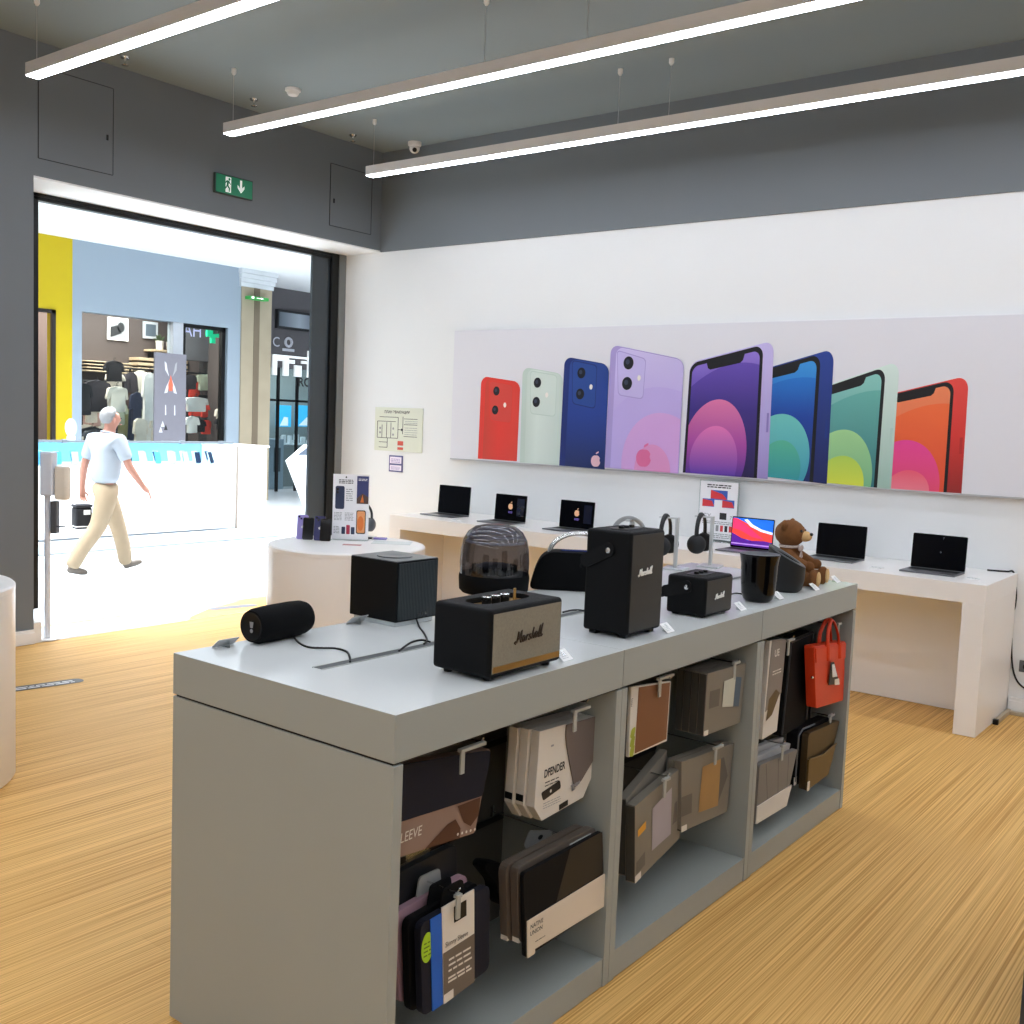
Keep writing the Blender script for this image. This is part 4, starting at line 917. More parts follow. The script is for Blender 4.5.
phone_pic([(-2.3940, 2.0228), (-1.8133, 2.1728), (-1.8029, 1.3967), (-2.4192, 1.3931)], .15, [MG('print_red_side', [(0, '#8f1d1c'), (.5, '#d6322c'), (1, '#e8473e')], 2), ps('bezel', '#0b0b10'), MG('print_orange', [(0, '#e8573a'), (1, '#f08a5a')], 2), MG('orange_arc', [(0, '#e04a2a'), (.85, '#f57038')]), MG('hot_pink', [(0, '#e84a70'), (.5, '#e8409a')]), MG('hot_pink_2', [(0, '#f08090'), (.25, '#f04a6a')]), ps('coral', '#f0707a'), ps('red_button', '#b52c28')], 'front', lvl=1, arcs=((.6, .05, .9, .76, 3), (.34, .05, .43, .45, 4), (.43, .0, .235, .2, 5)))
phone_pic([(-2.9100, 2.0428), (-2.2628, 2.2707), (-2.2616, 1.3973), (-2.9359, 1.4149)], .14, [MG('print_mint_side', [(0, '#9fbfb2'), (1, '#d9ebe4')], 2), ps('bezel', '#0b0b10'), MG('print_teal', [(0, '#2f7f80'), (1, '#8fcfc4')], 2), MG('teal_arc', [(0, '#2a6f78'), (.9, '#6cb8ac')]), MG('lime_pale', [(0, '#7ab88a'), (.55, '#a8d894')]), MG('lime', [(0, '#d8e04a'), (.3, '#a8d058')]), ps('lime_2', '#cfe05a'), ps('mint_button', '#b3cfc4')], 'front', lvl=2, arcs=((.6, .05, .9, .78, 3), (.43, .08, .37, .44, 4), (.47, .02, .25, .25, 5)))
phone_pic([(-3.4465, 2.1558), (-2.7224, 2.3574), (-2.7119, 1.4011), (-3.4913, 1.4393)], .13, [MG('print_navy_side', [(0, '#0c1c58'), (1, '#1f3f94')], 2), ps('bezel', '#0b0b10'), MG('print_azure', [(0, '#0f2f8a'), (.6, '#1a66c0'), (1, '#3aa0e8')], 2), MG('azure_arc', [(0, '#08205e'), (.5, '#0d3f9c'), (.9, '#1f80d8')]), MG('aqua_pale', [(0, '#3a9ab4'), (.6, '#74ccc0')]), MG('aqua', [(0, '#2f96a0'), (.35, '#58b894')]), ps('aqua_2', '#4fbfa8'), ps('navy_button', '#1a3580')], 'front', lvl=3, arcs=((.55, .05, .9, .8, 3), (.49, .19, .33, .37, 4), (.53, .09, .21, .24, 5)))
phone_pic([(-3.8504, 2.2627), (-3.1743, 2.4206), (-3.1590, 1.4077), (-3.8639, 1.4127)], .12, [MG('print_lav_side', [(0, '#9f90cc'), (1, '#c9bdee')], 2), ps('bezel', '#0b0b10'), MG('print_violet', [(0, '#2a1a5e'), (.6, '#5f46ac'), (1, '#9a80dc')], 2), MG('violet_arc', [(0, '#22164e'), (.5, '#3b2a80'), (.9, '#6a4fb8')]), MG('magenta', [(0, '#4a2a90'), (.25, '#a84aa0'), (.65, '#e880ac')]), MG('magenta_2', [(0, '#5a3aa8'), (.4, '#e67ab8')]), ps('rose', '#d070b0'), ps('lav_button', '#8c7dbe')], 'front', lvl=5, arcs=((.52, .08, .92, .82, 3), (.36, .2, .385, .43, 4), (.36, .12, .285, .29, 5)))

# evacuation plan and notice on the back wall
q = [(-7.2861, 1.8454), (-6.6558, 1.8361), (-6.6763, 1.4254)]
x0, x1, z0, z1 = q[0][0], q[1][0], q[2][1], q[0][1]
t = thing('evacuation_plan', 'pale green evacuation plan board on the white wall left of the poster', 'plan board', ((x0 + x1) / 2, YB, z0))
g = G(); g.box(x0, x1, YB - .012, YB, z0, z1, bev=.002); g.build('board', M('plan_green', '#dde1d0', .5, var=.02), t)
g = G(); P = PY(YB - .0125); U = lambda u, v: (x0 + (x1 - x0) * u, z0 + (z1 - z0) * v)
def seg(u0, v0, u1, v1, wd=.006, mi=0): 
    if abs(u1 - u0) > abs(v1 - v0): g.poly([U(u0, v0 - wd), U(u1, v1 - wd), U(u1, v1 + wd), U(u0, v0 + wd)], P, .0006, mi)
    else: g.poly([U(u0 - wd, v0), U(u0 + wd, v0), U(u1 + wd, v1), U(u1 - wd, v1)], P, .0006, mi)
g.text('ПЛАН ЭВАКУАЦИИ', P, *U(.47, .87), (z1 - z0) * .085, 0, .0006, align='CENTER', bold=.0008)
for s_ in ((.06, .68, .45, .68), (.06, .68, .06, .3), (.06, .3, .5, .3), (.5, .3, .5, .78), (.5, .78, .1, .78), (.6, .8, .6, .4), (.62, .62, .9, .62), (.62, .75, .9, .75), (.62, .35, .9, .35), (.1, .08, .28, .08), (.28, .08, .28, .3), (.16, .3, .16, .6), (.26, .3, .26, .66), (.35, .3, .35, .66), (.5, .5, .58, .5), (.1, .2, .28, .2)): seg(*s_)
for a in (.4, .45, .5, .55, .66, .70): g.lines(P, *[U(.64, 0)[0], U(.9, 0)[0], U(0, a - .01)[1], U(0, a + .02)[1]], 1, 2, .0006, .4, int(a * 100))
g.poly([U(.5, .14), U(.62, .14), U(.62, .24), U(.5, .24)], P, .001, 1); g.poly([U(.5, .04), U(.62, .04), U(.62, .1), U(.5, .1)], P, .001, 1)
for c in ((.58, .5), (.4, .38), (.4, .52), (.12, .42), (.12, .52)): g.poly(ellip(*U(*c), .012, n=10), P, .001, 0 if c[0] > .5 else 2)
g.build('drawing', [m_ink, M('plan_red', '#cf5a48', .5), m_greyink], t)
q = [(-7.0833, 1.3858), (-6.9030, 1.3902), (-6.9094, 1.2263)]
x0, x1, z0, z1 = q[0][0], q[1][0], q[2][1], q[0][1]
t = thing('wall_notice', 'small purple framed notice on the white wall under the evacuation plan', 'notice', ((x0 + x1) / 2, YB, z0))
g = G(); g.box(x0, x1, YB - .008, YB, z0, z1, bev=.001); g.build('frame', M('notice_purple', '#5b5a8c', .5), t)
g = G(); P = PY(YB - .0085); zm = z0 + (z1 - z0) * .46
for a, b in ((z0 + .014, zm - .008), (zm + .008, z1 - .014)): g.poly([(x0 + .014, a), (x1 - .014, a), (x1 - .014, b), (x0 + .014, b)], P, 0, 0); g.lines(P, x0 + .03, x1 - .03, a + .01, b - .01, 3, 1, .0006, .45, int(a * 100))
g.build('paper', [M('notice_paper', '#eee6f3', .6), M('notice_print', '#a58fc0', .6)], t)

# floor stickers
for (a, b), lab in (([(-6.1672, 3.0340), (-6.0912, 3.5021)], 'dark rounded sticker with white lettering on the wood floor at left'), ([(-7.5783, 5.5290), (-7.4823, 5.9886)], 'grey rounded sticker on the wood floor near the entrance by the round table')):
    a, b = Vector((*a, 0)), Vector((*b, 0)); 
    d = (b - a); L = d.length; P = PL(a, d, (-d.y, d.x, 0))
    t = thing('floor_sticker', lab, 'floor sticker', (a + b) / 2)
    g = G(); g.slab(rrect(0, L, -.055, .055, .054, 8), P, 0.0017, .0028); g.build('film', M('sticker_dark', '#4a4844', .35) if 'dark' in lab else M('sticker_grey', '#5d6272', .3), t)
    if 'grey' in lab: continue
    g = G(); g.lines(P, .06, L - .06, -.03, .035, 2, 0, .0032, .5, 5); g.build('lettering', m_card, t)

# ------------------------------------------------------------------ goods hanging in the island's bays (all face +X)
def qd(P4):
    """outline given as tl, tr, br, bl -> bilinear map"""
    return bil(P4)
def panel_thing(name, lab, cat, outline, x, th, mats, details=None, rad=.012, cp='body', group=None):
    ys = [p[0] for p in outline]; zs = [p[1] for p in outline]
    t = thing(name, lab, cat, (x - th / 2, sum(ys) / len(ys), min(zs)), group)
    g = G(); g.slab(rpoly(outline, rad, 4), PX(x), -th, 0, bev=min(.003, th * .3)); g.build(cp, mats, t)
    if details: details(t, PX(x), qd(outline) if len(outline) == 4 else None)
    return t
def pq(B, *uv): return [B(u, v) for u, v in uv]
m_navyfab = M('navy_neoprene', '#080b1e', .8, var=.1, scale=50, bump=.3)
m_blkneo = M('black_neoprene', '#070709', .75, var=.1, scale=50, bump=.2, spec=.25)
m_brownpack = M('mauve_pack', '#8c7468', .5, var=.03)
m_greypack = M('taupe_box_card', '#7d766a', .5, var=.03, scale=5)
m_greyside = M('dark_box_side', '#3d3b36', .6)
m_whitepack = M('white_pack', '#dcd6cb', .5, var=.02)
m_greytab = M('frosted_hanger', '#9c9c98', .3)

# bay 1, upper left: navy sleeve in a brown wrapper
XA = -1.70
A = [(1.7770, 0.9084), (2.1626, 0.8616), (2.1070, 0.6420), (1.7870, 0.6693)]
z_top = A[0][1]; 
A[0] = (max(A[0][0], 1.73), A[0][1]); A[3] = (max(A[3][0], 1.73), A[3][1])
def d(t, P, B):
    g = G(); nv = [(2.1627, 0.8602), (2.1293, 0.7402), (1.7832, 0.7615), (1.7770, 0.9084)]
    nv = [(max(p[0], 1.73), p[1]) for p in nv]
    g.slab(rpoly([nv[0], nv[1], nv[2], nv[3]], [.02, .01, .002, .002]), P, -.002, .004, bev=.002); g.build('navy_face', m_navyfab, t)
    g = G(); k = [(2.0274, 0.7392), (2.1226, 0.7378), (2.1170, 0.6893), (2.0845, 0.6681), (2.0545, 0.6879)]; g.poly(k, P, .002, 0)
    k = [(1.9031, 0.6610), (1.9895, 0.7013), (2.0211, 0.7057), (2.0430, 0.6748), (2.0404, 0.6483)]; g.poly(k, P, .002, 0)
    q = (1.7878, 0.6919); q2 = (1.8716, 0.6994)
    g.text('SLEEVE', P, q[0] + .008, q[1] + .012, .036, 1, .0025, .15, sx=.85)
    for i in range(5):
        c = (2.0315, 0.6619); c2 = (2.1020, 0.6546); f = i / 4
        g.poly(ellip(c[0] + (c2[0] - c[0]) * f, c[1] + (c2[1] - c[1]) * f, .004, n=8), P, .003, 1)
    g.build('wrapper_print', [M('wrapper_brown', '#4f3022', .5), m_whitepack], t)
panel_thing('laptop_sleeve', 'navy laptop sleeve in brown printed wrapper, hanging upper left in the nearest bay', 'laptop sleeve', A, XA, .03, m_brownpack, d, .01, 'wrapper')

# bay 1, upper right: stack of white and grey cased covers
XB = -1.69
O = [(2.3739, 0.8661), (2.4949, 0.8612), (2.6680, 0.8524), (2.6743, 0.7242), (2.6705, 0.6674), (2.6196, 0.6051), (2.4030, 0.5929), (2.3627, 0.6433), (2.3712, 0.7939)]
for k in (2, 1, 0):
    xx = XB - k * .034
    t = thing('tablet_case', ['white and grey boxed tablet case, front of the upper right stack in the nearest bay', 'white boxed tablet case just behind the frontmost of its stack in the nearest bay', 'white boxed tablet case at the back of its stack, upper right in the nearest bay'][k], 'tablet case', (xx, sum(p[0] for p in O) / len(O), min(p[1] for p in O)), )
    g = G(); g.slab([(max(p[0] - .008 * k, 1.73), p[1]) for p in O], PX(xx), -.030, 0, bev=.002); g.build('carton', m_whitepack, t)
    if k == 0:
        P = PX(xx)
        g = G(); g.slab(rpoly([(2.5055, 0.8590), (2.6669, 0.8520), (2.6717, 0.7216), (2.6009, 0.6658), (2.5642, 0.6502), (2.5307, 0.7364), (2.5035, 0.8166)], [.004, .01, .004, .004, .004, .03, .03]), P, .0005, .004); g.build('grey_cover', M('warm_grey_cover', '#6e645f', .6), t)
        g = G(); c = (2.4035, 0.7252); g.text('DFENDER', P, c[0], c[1] - .004, .034, 0, .001, .05, bold=.0008, rot=.03, sx=.72); g.build('lettering', m_ink, t); g = G()
        a = [(2.4099, 0.7056), (2.4794, 0.7244)]; g.lines(P, a[0][0], a[1][0], a[0][1] - .012, a[0][1] + .008, 2, 0, .001, .3, 5)
        g.poly(rpoly([(2.3919, 0.6802), (2.4868, 0.6950), (2.4940, 0.6685), (2.4037, 0.6530)], .008), P, .001, 1); c = (2.4398, 0.6736); g.poly(ellip(c[0], c[1], .005, n=10), P, .002, 2)
        a = (2.4048, 0.6376); g.lines(P, a[0], a[0] + .09, a[1] - .01, a[1] + .012, 3, 3, .001, .3, 7)
        a = (2.4322, 0.8114); g.lines(P, a[0], a[0] + .022, a[1] - .004, a[1] + .008, 1, 3, .001, .5, 8)
        g.build('print', [m_ink, M('print_black', '#221f1e', .5), m_whitepack, m_greyink], t)
        g = G()
        for i in range(8): 
            c = (2.5639, 0.6534); rn = random.Random(i); g.poly(ellip(c[0] + rn.uniform(-.02, .025), c[1] + rn.uniform(-.008, .012), rn.uniform(.005, .012), rn.uniform(.003, .007), 9), P, .0042, 0)
        g.build('ink_splash', m_greyink, t)
        g = G(); g.poly([(2.4874, 0.6179), (2.5343, 0.6222), (2.5356, 0.6047), (2.4887, 0.6006)], P, .001, 0); g.build('black_tab', m_black, t)
    else:
        g = G(); g.box(xx - .028, xx - .002, O[-2][0] - .008 * k - .0005, O[-2][0] - .008 * k + .02, O[-2][1] + .01, O[-2][1] + .03); g.build('black_label', m_black, t)

# bay 1, lower left: stack of zip sleeves on hangers
def sleeve_stack():
    F = [(1.8696, 0.4809), (2.1495, 0.4926), (2.1618, 0.2451), (1.8910, 0.2257)]
    F[0] = (max(1.735, F[0][0]), F[0][1]); F[3] = (max(1.735, F[3][0]), F[3][1])
    specs = [(0, 'navy laptop sleeve with blue stripe and card band, lower left in nearest bay', m_navyfab), (1, 'black laptop sleeve second in the lower left stack of the nearest bay', m_blkneo), (2, 'pink laptop sleeve third in the lower left stack of the nearest bay', M('pink_neoprene', '#a98591', .7, var=.05)), (3, 'dark packaged sleeve at the back of the lower left stack in the nearest bay', M('dark_shrink_pack', '#26272a', .3, var=.2, scale=30))]
    for k, lab, mt in specs:
        xx = -1.675 - k * .036; dz = (0, .0, .012, .09)[k]; sh = (0, -.008, -.012, -.018)[k]
        O_ = [(max(p[0] + sh, 1.728), p[1] + dz) for p in F]
        if k == 3: O_ = [(p[0], p[1] + (0 if i < 2 else .08)) for i, p in enumerate(O_)]
        def d(t, P, B, k=k):
            g = G(); c = B(.5, 1.0)
            g.slab(rpoly([(c[0] - .05, c[1] - .01), (c[0] + .05, c[1] - .01), (c[0] + .04, c[1] + .05), (c[0] - .04, c[1] + .05)], .012), P, -.018, -.013); g.build('hanger_tab', m_blkneo if k < 2 else m_clear if k == 3 else m_greytab, t)
            if k == 0:
                g = G(); g.slab(pq(B, (.13, 0), (.30, 0), (.30, 1), (.13, 1)), P, .0005, .003); g.build('elastic_stripe', M('bright_blue_elastic', '#1d5fc0', .6), t)
                g = G(); g.slab(pq(B, (.28, 0), (.74, 0), (.74, 1.06), (.28, 1.06)), P, .0015, .005, 0)
                g.poly(pq(B, (.28, 0), (.74, 0), (.74, .56), (.28, .56)), P, .0055, 1)
                g.text('Skinny Sleeve', P, *B(.31, .61), .020, 2, .006, rot=.0, sx=.85)
                for v in (.44, .38, .32, .24, .20): g.lines(P, B(.33, 0)[0], B(.68, 0)[0], B(.33, v)[1], B(.33, v)[1] + .014, 1, 0, .006, .4, int(v * 100))
                g.poly(pq(B, (.28, 0), (.42, 0), (.42, .10), (.28, .10)), P, .006, 0); g.poly(pq(B, (.44, .82), (.62, .82), (.62, 1.0), (.44, 1.0)), P, .006, 3)
                g.build('card_band', [m_whitepack, M('band_taupe', '#6b6157', .5), m_ink, m_black], t)
                g = G(); c = B(.085, .72); g.slab(ellip(c[0], c[1], .022, .04, 24), P, .0005, .0015, 0); g.lines(P, c[0] - .014, c[0] + .014, c[1] - .022, c[1] + .022, 4, 1, .002, .35, 3); g.build('green_sticker', [M('lime_sticker', '#a6cf2c', .5), M('lime_print', '#5f7a18', .5)], t)
        panel_thing('laptop_sleeve', lab, 'laptop sleeve', O_, xx, .022, mt, d, .025, 'sleeve')
sleeve_stack()

# bay 1, lower right: black sleeve in white band, two thinner packs behind, black cable pouch
XN = -1.625
F = [(2.2341, 0.5081), (2.6355, 0.5115), (2.6653, 0.2615), (2.2606, 0.2537)]
dF = F
def d(t, P, B):
    g = G(); W = [(2.2577, 0.3642), (2.6577, 0.3690), (2.6652, 0.2632), (2.2998, 0.2675), (2.3007, 0.2539), (2.2653, 0.2533)]
    g.slab(W, P, .001, .004, 0); c = (2.2714, 0.3358); g.text('NATIVE', P, c[0], c[1], .018, 1, .0045, bold=.0003); g.text('UNION', P, c[0], c[1] - .020, .018, 1, .0045, bold=.0003)
    c = (2.2986, 0.2842); g.lines(P, c[0], c[0] + .05, c[1] + .004, c[1] + .010, 1, 1, .0045, .4, 2); g.build('white_band', [M('cream_band', '#d8cbb8', .5, var=.02), m_ink], t)
    g = G(); g.poly([(2.4608, 0.5089), (2.6339, 0.5104), (2.6534, 0.3720), (2.4001, 0.3688)], P, .001, 0); g.build('sheen_panel', M('charcoal_panel', '#1f1d1b', .5), t)
panel_thing('laptop_sleeve', 'black slim laptop sleeve with cream paper band at lower right of the nearest bay', 'laptop sleeve', F, XN, .014, m_blkneo, d, .012, 'sleeve')
for k in (1, 2):
    O_ = [(p[0] - .012 * k + .01, p[1] + (.012 if i < 2 else .03)) for i, p in enumerate(F)]
    def d(t, P, B, k=k):
        g = G(); g.box(P(0, 0)[0] - .026, P(0, 0)[0] - .001, O_[3][0] - .001, O_[3][0] + .05, O_[3][1] + .006, O_[3][1] + .11, bev=.002); g.build('grey_label', m_whitepack, t)
        if k == 1: g = G(); g.box(P(0, 0)[0] - .022, P(0, 0)[0] - .004, O_[3][0] - .0025, O_[3][0] + .01, O_[3][1] + .11, O_[3][1] + .135); g.build('green_flash', M('leaf_green', '#5d8a2c', .5), t)
    panel_thing('slim_pack', ['', 'thin grey edged pack right behind the black banded sleeve', 'thin grey edged pack behind another thin pack and the black banded sleeve'][k], 'sleeve pack', O_, XN - .022 - .032 * (k - 1), .026, M('brown_grey_pack', '#5b5148', .5), d, .03, 'pack')
t = thing('hanging_tag', 'grey plastic euro hang tag standing up behind the black banded sleeve', 'hang tag', (-1.80, 2.53, .68))
O_ = [(2.4573, 0.4744), (2.4852, 0.5116), (2.6033, 0.4781), (2.6100, 0.4240), (2.4922, 0.4098), (2.4739, 0.4536)]
g = G(); g.slab(rpoly(O_, .006), PX(-1.79), -.003, 0); g.build('tab', m_greytab, t)
g = G(); c = (2.5396, 0.4746); g.slab(ellip(c[0], c[1], .012, .007, 16), PX(-1.789), 0, .0015); g.build('hole', m_black, t)
t = thing('cable_pouch', 'crumpled black pouch hanging behind the thin packs in the nearest bay', 'pouch', (-1.86, 2.40, .55))
O_ = [(2.3546, 0.4146), (2.3729, 0.4273), (2.4531, 0.3951), (2.4856, 0.3588), (2.4998, 0.2959), (2.4673, 0.2492), (2.4350, 0.2863), (2.4217, 0.3419)]
g = G(); g.slab(rpoly(O_, .015), PX(-1.86), -.05, 0, bev=.014); g.build('fabric', m_blkneo, t, 50)

# bay 2, upper left: copper toned pack with white margin
O_ = [(2.8268, 0.9209), (3.0880, 0.8944), (3.0826, 0.6863), (2.8304, 0.6885)]
O_ = [(max(p[0], 2.735), p[1]) for p in O_]
def d(t, P, B):
    g = G(); g.poly(pq(B, (.14, .02), (.97, .04), (.97, .98), (.17, .98)), P, .001, 0); g.text('mm', P, *B(.03, .72), .018, 2, .001, rot=1.5)
    for v in (.07, .2, .33): c = B(.07, v); g.poly(rpoly([(c[0] - .016, c[1] - .012), (c[0] + .01, c[1] - .02), (c[0] + .018, c[1] + .02), (c[0] - .008, c[1] + .016)], .01), P, .001, 1)
    g.build('print', [M('copper_print', '#7c4f33', .45, var=.04), M('leaf_print', '#a9b13f', .5), m_ink], t)
panel_thing('sleeve_pack', 'copper coloured pack with white left margin, upper left in the middle bay', 'sleeve pack', O_, -1.66, .012, m_whitepack, d, .004, 'pack')
# bay 2: boxed folios
def folio(lab, F, x, n, labels, pic, gap=.024, sh=-.0):
    for k in range(n - 1, -1, -1):
        xx = x - k * gap
        O_ = [(max(p[0] + sh * k, 2.735), p[1]) for p in F]
        def d(t, P, B, k=k):
            g = G(); g.box(P(0, 0)[0] - gap * .9, P(0, 0)[0] - .001, O_[3][0] - .0008, O_[3][0] + .004, min(O_[0][1], O_[3][1]) + .004, O_[0][1] - .004); g.build('box_side', m_greyside, t)
            g = G()
            if k == 0:
                for uv, mi in pic: g.poly(pq(B, *uv), P, .001 + .0005 * mi, mi)
                g.build('print', [m_whitepack, M('pic_dark', '#615a52', .5), M('pic_tan', '#a57f4c', .5, var=.12, scale=20), M('pic_lilac', '#a79fa4', .5, var=.05), M('pic_sky', '#9fb0a8', .5), M('pic_pale', '#c7c6b4', .5), M('pic_orange', '#d99a2b', .5), M('pic_blue', '#4f6170', .5)], t)
            if k == 0: g = G(); g.poly(pq(B, (.0, 0), (.11, 0), (.11, .085), (0, .085)), P, .002, 0); g.build('price_sticker', m_whitepack, t)
        panel_thing('folio_box', lab if k == 0 else 'taupe folio box, %s behind the front of the middle bay\'s %s stack' % (['', 'first', 'second', 'third'][k], 'upper right' if n > 2 else 'lower right'), 'folio box', O_, xx, gap * .93, m_greypack, d, .003, 'box')
folio('taupe folio box with pale landscape picture at upper right of the middle bay', [(3.3433, 0.8786), (3.6636, 0.8666), (3.6393, 0.6356), (3.3337, 0.6492)], -1.65, 4,
      None, [(((.08, .42), (.34, .42), (.34, .70), (.08, .70)), 1), (((.42, .38), (.72, .33), (.72, .82), (.42, .80)), 5), (((.62, .36), (.72, .33), (.72, .82), (.62, .8)), 4), (((.72, .33), (.88, .30), (.88, .78), (.72, .82)), 7)], .03)
folio('taupe folio box with tan cover picture at lower right of the middle bay', [(3.2361, 0.5709), (3.6644, 0.5433), (3.6354, 0.2759), (3.2605, 0.3055)], -1.68, 2,
      None, [(((.34, .18), (.76, .16), (.74, .84), (.38, .82)), 2), (((.76, .2), (.92, .55), (.80, .85), (.74, .84)), 1), (((.0, .22), (.2, .22), (.2, .5), (.0, .5)), 1)], .03)
# the angled folio boxes, lower left: turned out of the bay
def turned(lab, tl, tr, br, bl, th, pic):
    O3 = [Vector(p) for p in (tl, tr, br, bl)]; ux = (O3[1] - O3[0]); ux.z = 0; L = ux.length; ux.normalize()
    P = PL((O3[3].x, O3[3].y, 0), ux, (0, 0, 1)); pts = [((o - Vector((O3[3].x, O3[3].y, 0))).dot(ux), o.z) for o in O3]
    t = thing('folio_box', lab, 'folio box', (O3[3].x, O3[3].y, O3[3].z)); B = bil(pts)
    g = G(); g.slab(pts, P, -th, 0, bev=.002); g.build('box', m_greypack, t)
    g = G(); g.slab([(pts[3][0] - .001, pts[3][1] + .004), (pts[0][0] - .001, pts[0][1] - .004), (pts[0][0] + .003, pts[0][1] - .004), (pts[3][0] + .003, pts[3][1] + .004)], P, -th * .96, -.001); g.build('box_side', m_greyside, t)
    if pic:
        g = G()
        for uv, mi in pic: g.poly(pq(B, *uv), P, .001 + .0004 * mi, mi)
        g.build('print', [m_whitepack, MATS['pic_dark'], MATS['pic_tan'], MATS['pic_lilac'], MATS['pic_sky'], MATS['pic_pale'], MATS['pic_orange']], t)
Lx, Rx = -1.645, -1.70
tl, bl = [(2.8555, 0.5244), (2.8867, 0.2526)]; tr, br = [(3.2712, 0.5411), (3.2901, 0.2696)]
turned('taupe folio box with lilac cover picture, turned outward at lower left in the middle bay', (Lx, *tl), (Rx, *tr), (Rx, *br), (Lx, *bl), .034,
       [(((.34, .22), (.76, .2), (.76, .84), (.34, .78)), 3), (((.02, .26), (.2, .3), (.2, .12), (.02, .1)), 1), (((.04, .58), (.2, .60), (.2, .70), (.04, .67)), 6), (((.0, .0), (.12, 0), (.12, .09), (0, .09)), 0), (((.8, .3), (.9, .3), (.9, .58), (.84, .58)), 1)])
turned('taupe folio box hidden behind the turned one with the lilac cover picture', (Lx - .04, tl[0] + .005, tl[1] + .012), (Rx - .06, tr[0] - .01, tr[1] + .05), (Rx - .06, br[0] - .01, br[1] + .01), (Lx - .04, bl[0] + .005, bl[1] + .012), .03, None)

# bay 3, upper left: narrow grey carded case
O_ = [(3.8990, 0.9151), (4.0616, 0.8999), (4.0282, 0.5166), (3.8806, 0.5113)]
O_ = [(max(p[0], 3.745), p[1]) for p in O_]
def d(t, P, B):
    g = G(); g.slab(pq(B, (.05, .28), (1, .42), (1, 1), (.12, 1)), P, .0005, .002, 0)
    g.text('UE', P, *B(.32, .83), .040, 1, .003, bold=.001); g.lines(P, *[B(.3, .6)[0], B(.85, .6)[0], B(.3, .64)[1], B(.3, .70)[1]], 2, 1, .003, .4, 3)
    g.poly(pq(B, (.12, .18), (.5, .22), (.9, .42), (.62, .48), (.2, .4)), P, .0025, 2); g.build('print', [M('ash_card', '#847b74', .5), m_whitepack, M('bronze_print', '#5d4a2c', .5)], t)
panel_thing('case_pack', 'narrow grey and white carded case at upper left in the farthest bay', 'case pack', O_, -1.66, .02, m_whitepack, d, .006, 'pack')
# bay 3: black padded laptop bags in the middle
for k, (q, x, lab) in enumerate((([(4.2037, 0.8687), (4.4607, 0.8771), (4.4492, 0.4582), (4.1626, 0.4481)], -1.70, 'black padded laptop bag hanging between the narrow carded case and the red bag'), ([(4.3740, 0.8353), (4.6300, 0.8455), (4.6333, 0.3936), (4.3635, 0.4050)], -1.755, 'second black padded laptop bag deeper in the farthest bay'))):
    def d(t, P, B):
        g = G(); g.tube([P(*B(u, v), .004) for u, v in ((.03, .03), (.03, .97), (.97, .97), (.97, .03))], .004, 6); g.build('piping', M('piping_grey', '#3a3c40', .4), t)
    panel_thing('laptop_bag', lab, 'laptop bag', q, x, .05, m_blkneo, d, .03, 'body')
# red laptop tote
XR = -1.63
F = [(4.3012, 0.8375), (4.6890, 0.8054), (4.7141, 0.5210), (4.3734, 0.5496)]
def d(t, P, B):
    g = G(); g.slab(pq(B, (.02, .74), (.98, .72), (.98, .97), (.02, .97)), P, .001, .006, bev=.002); g.build('flap', M('red_leather_flap', '#d63f1a', .45, var=.05, scale=30), t)
    for u in (.36, .74):
        g = G(); p0 = B(u, .74); p1 = B(u, 1.0)
        g.tube([P(*p0, .008), P(*p1, .008)], .011, 8, flat=.35); g.build('handle_anchor', m_redl, t)
    g = G(); a, b = B(.36, .97), B(.74, .97); top = (4.4246, 0.9287)[1]
    g.tube(spline([P(*a, .008), P(a[0] + .006, a[1] + .06, .004), P((a[0] + b[0]) / 2 - .01, top, -.004), P(b[0] - .02, b[1] + .06, .002), P(*b, .006)], 8), .009, 8, flat=.5); g.build('handle', m_redl, t, 60)
    g = G(); a, b = B(.36, .97), B(.74, .97); g.tube(spline([P(*a, -.03), P(a[0] + .006, a[1] + .06, -.03), P((a[0] + b[0]) / 2 - .01, top + .004, -.02), P(b[0] - .02, b[1] + .06, -.03), P(*b, -.03)], 8), .009, 8, flat=.5); g.build('handle', m_redl, t, 60)
    g = G(); g.slab([(4.4946, 0.7381), (4.5319, 0.7344), (4.6223, 0.6149), (4.4823, 0.6377)], P, .008, .010, 0); g.slab([(4.5533, 0.6503), (4.6039, 0.6461), (4.6157, 0.6161), (4.5580, 0.6241)], P, .010, .012, 1); g.slab([(4.5025, 0.7277), (4.5336, 0.7249), (4.5827, 0.6591), (4.5198, 0.6654)], P, .010, .0115, 2); g.build('swing_tag', [m_black, m_whitepack, m_chrome], t)
    g = G(); c = B(-.0, .5); g.lathe([(0, .012), (.006, .01), (.006, 0), (0, 0)], P(c[0] + .004, c[1], -.01), 12, axis=Vector((0, -1, 0)).to_track_quat('Z', 'Y').to_matrix()); g.build('side_stud', m_chrome, t)
m_redl = M('red_leather', '#d23c18', .45, var=.06, scale=30, bump=.15)
panel_thing('laptop_tote', 'bright orange red laptop tote with handles and swing tag, hanging in the farthest bay', 'tote bag', F, XR, .045, m_redl, d, .014, 'body')
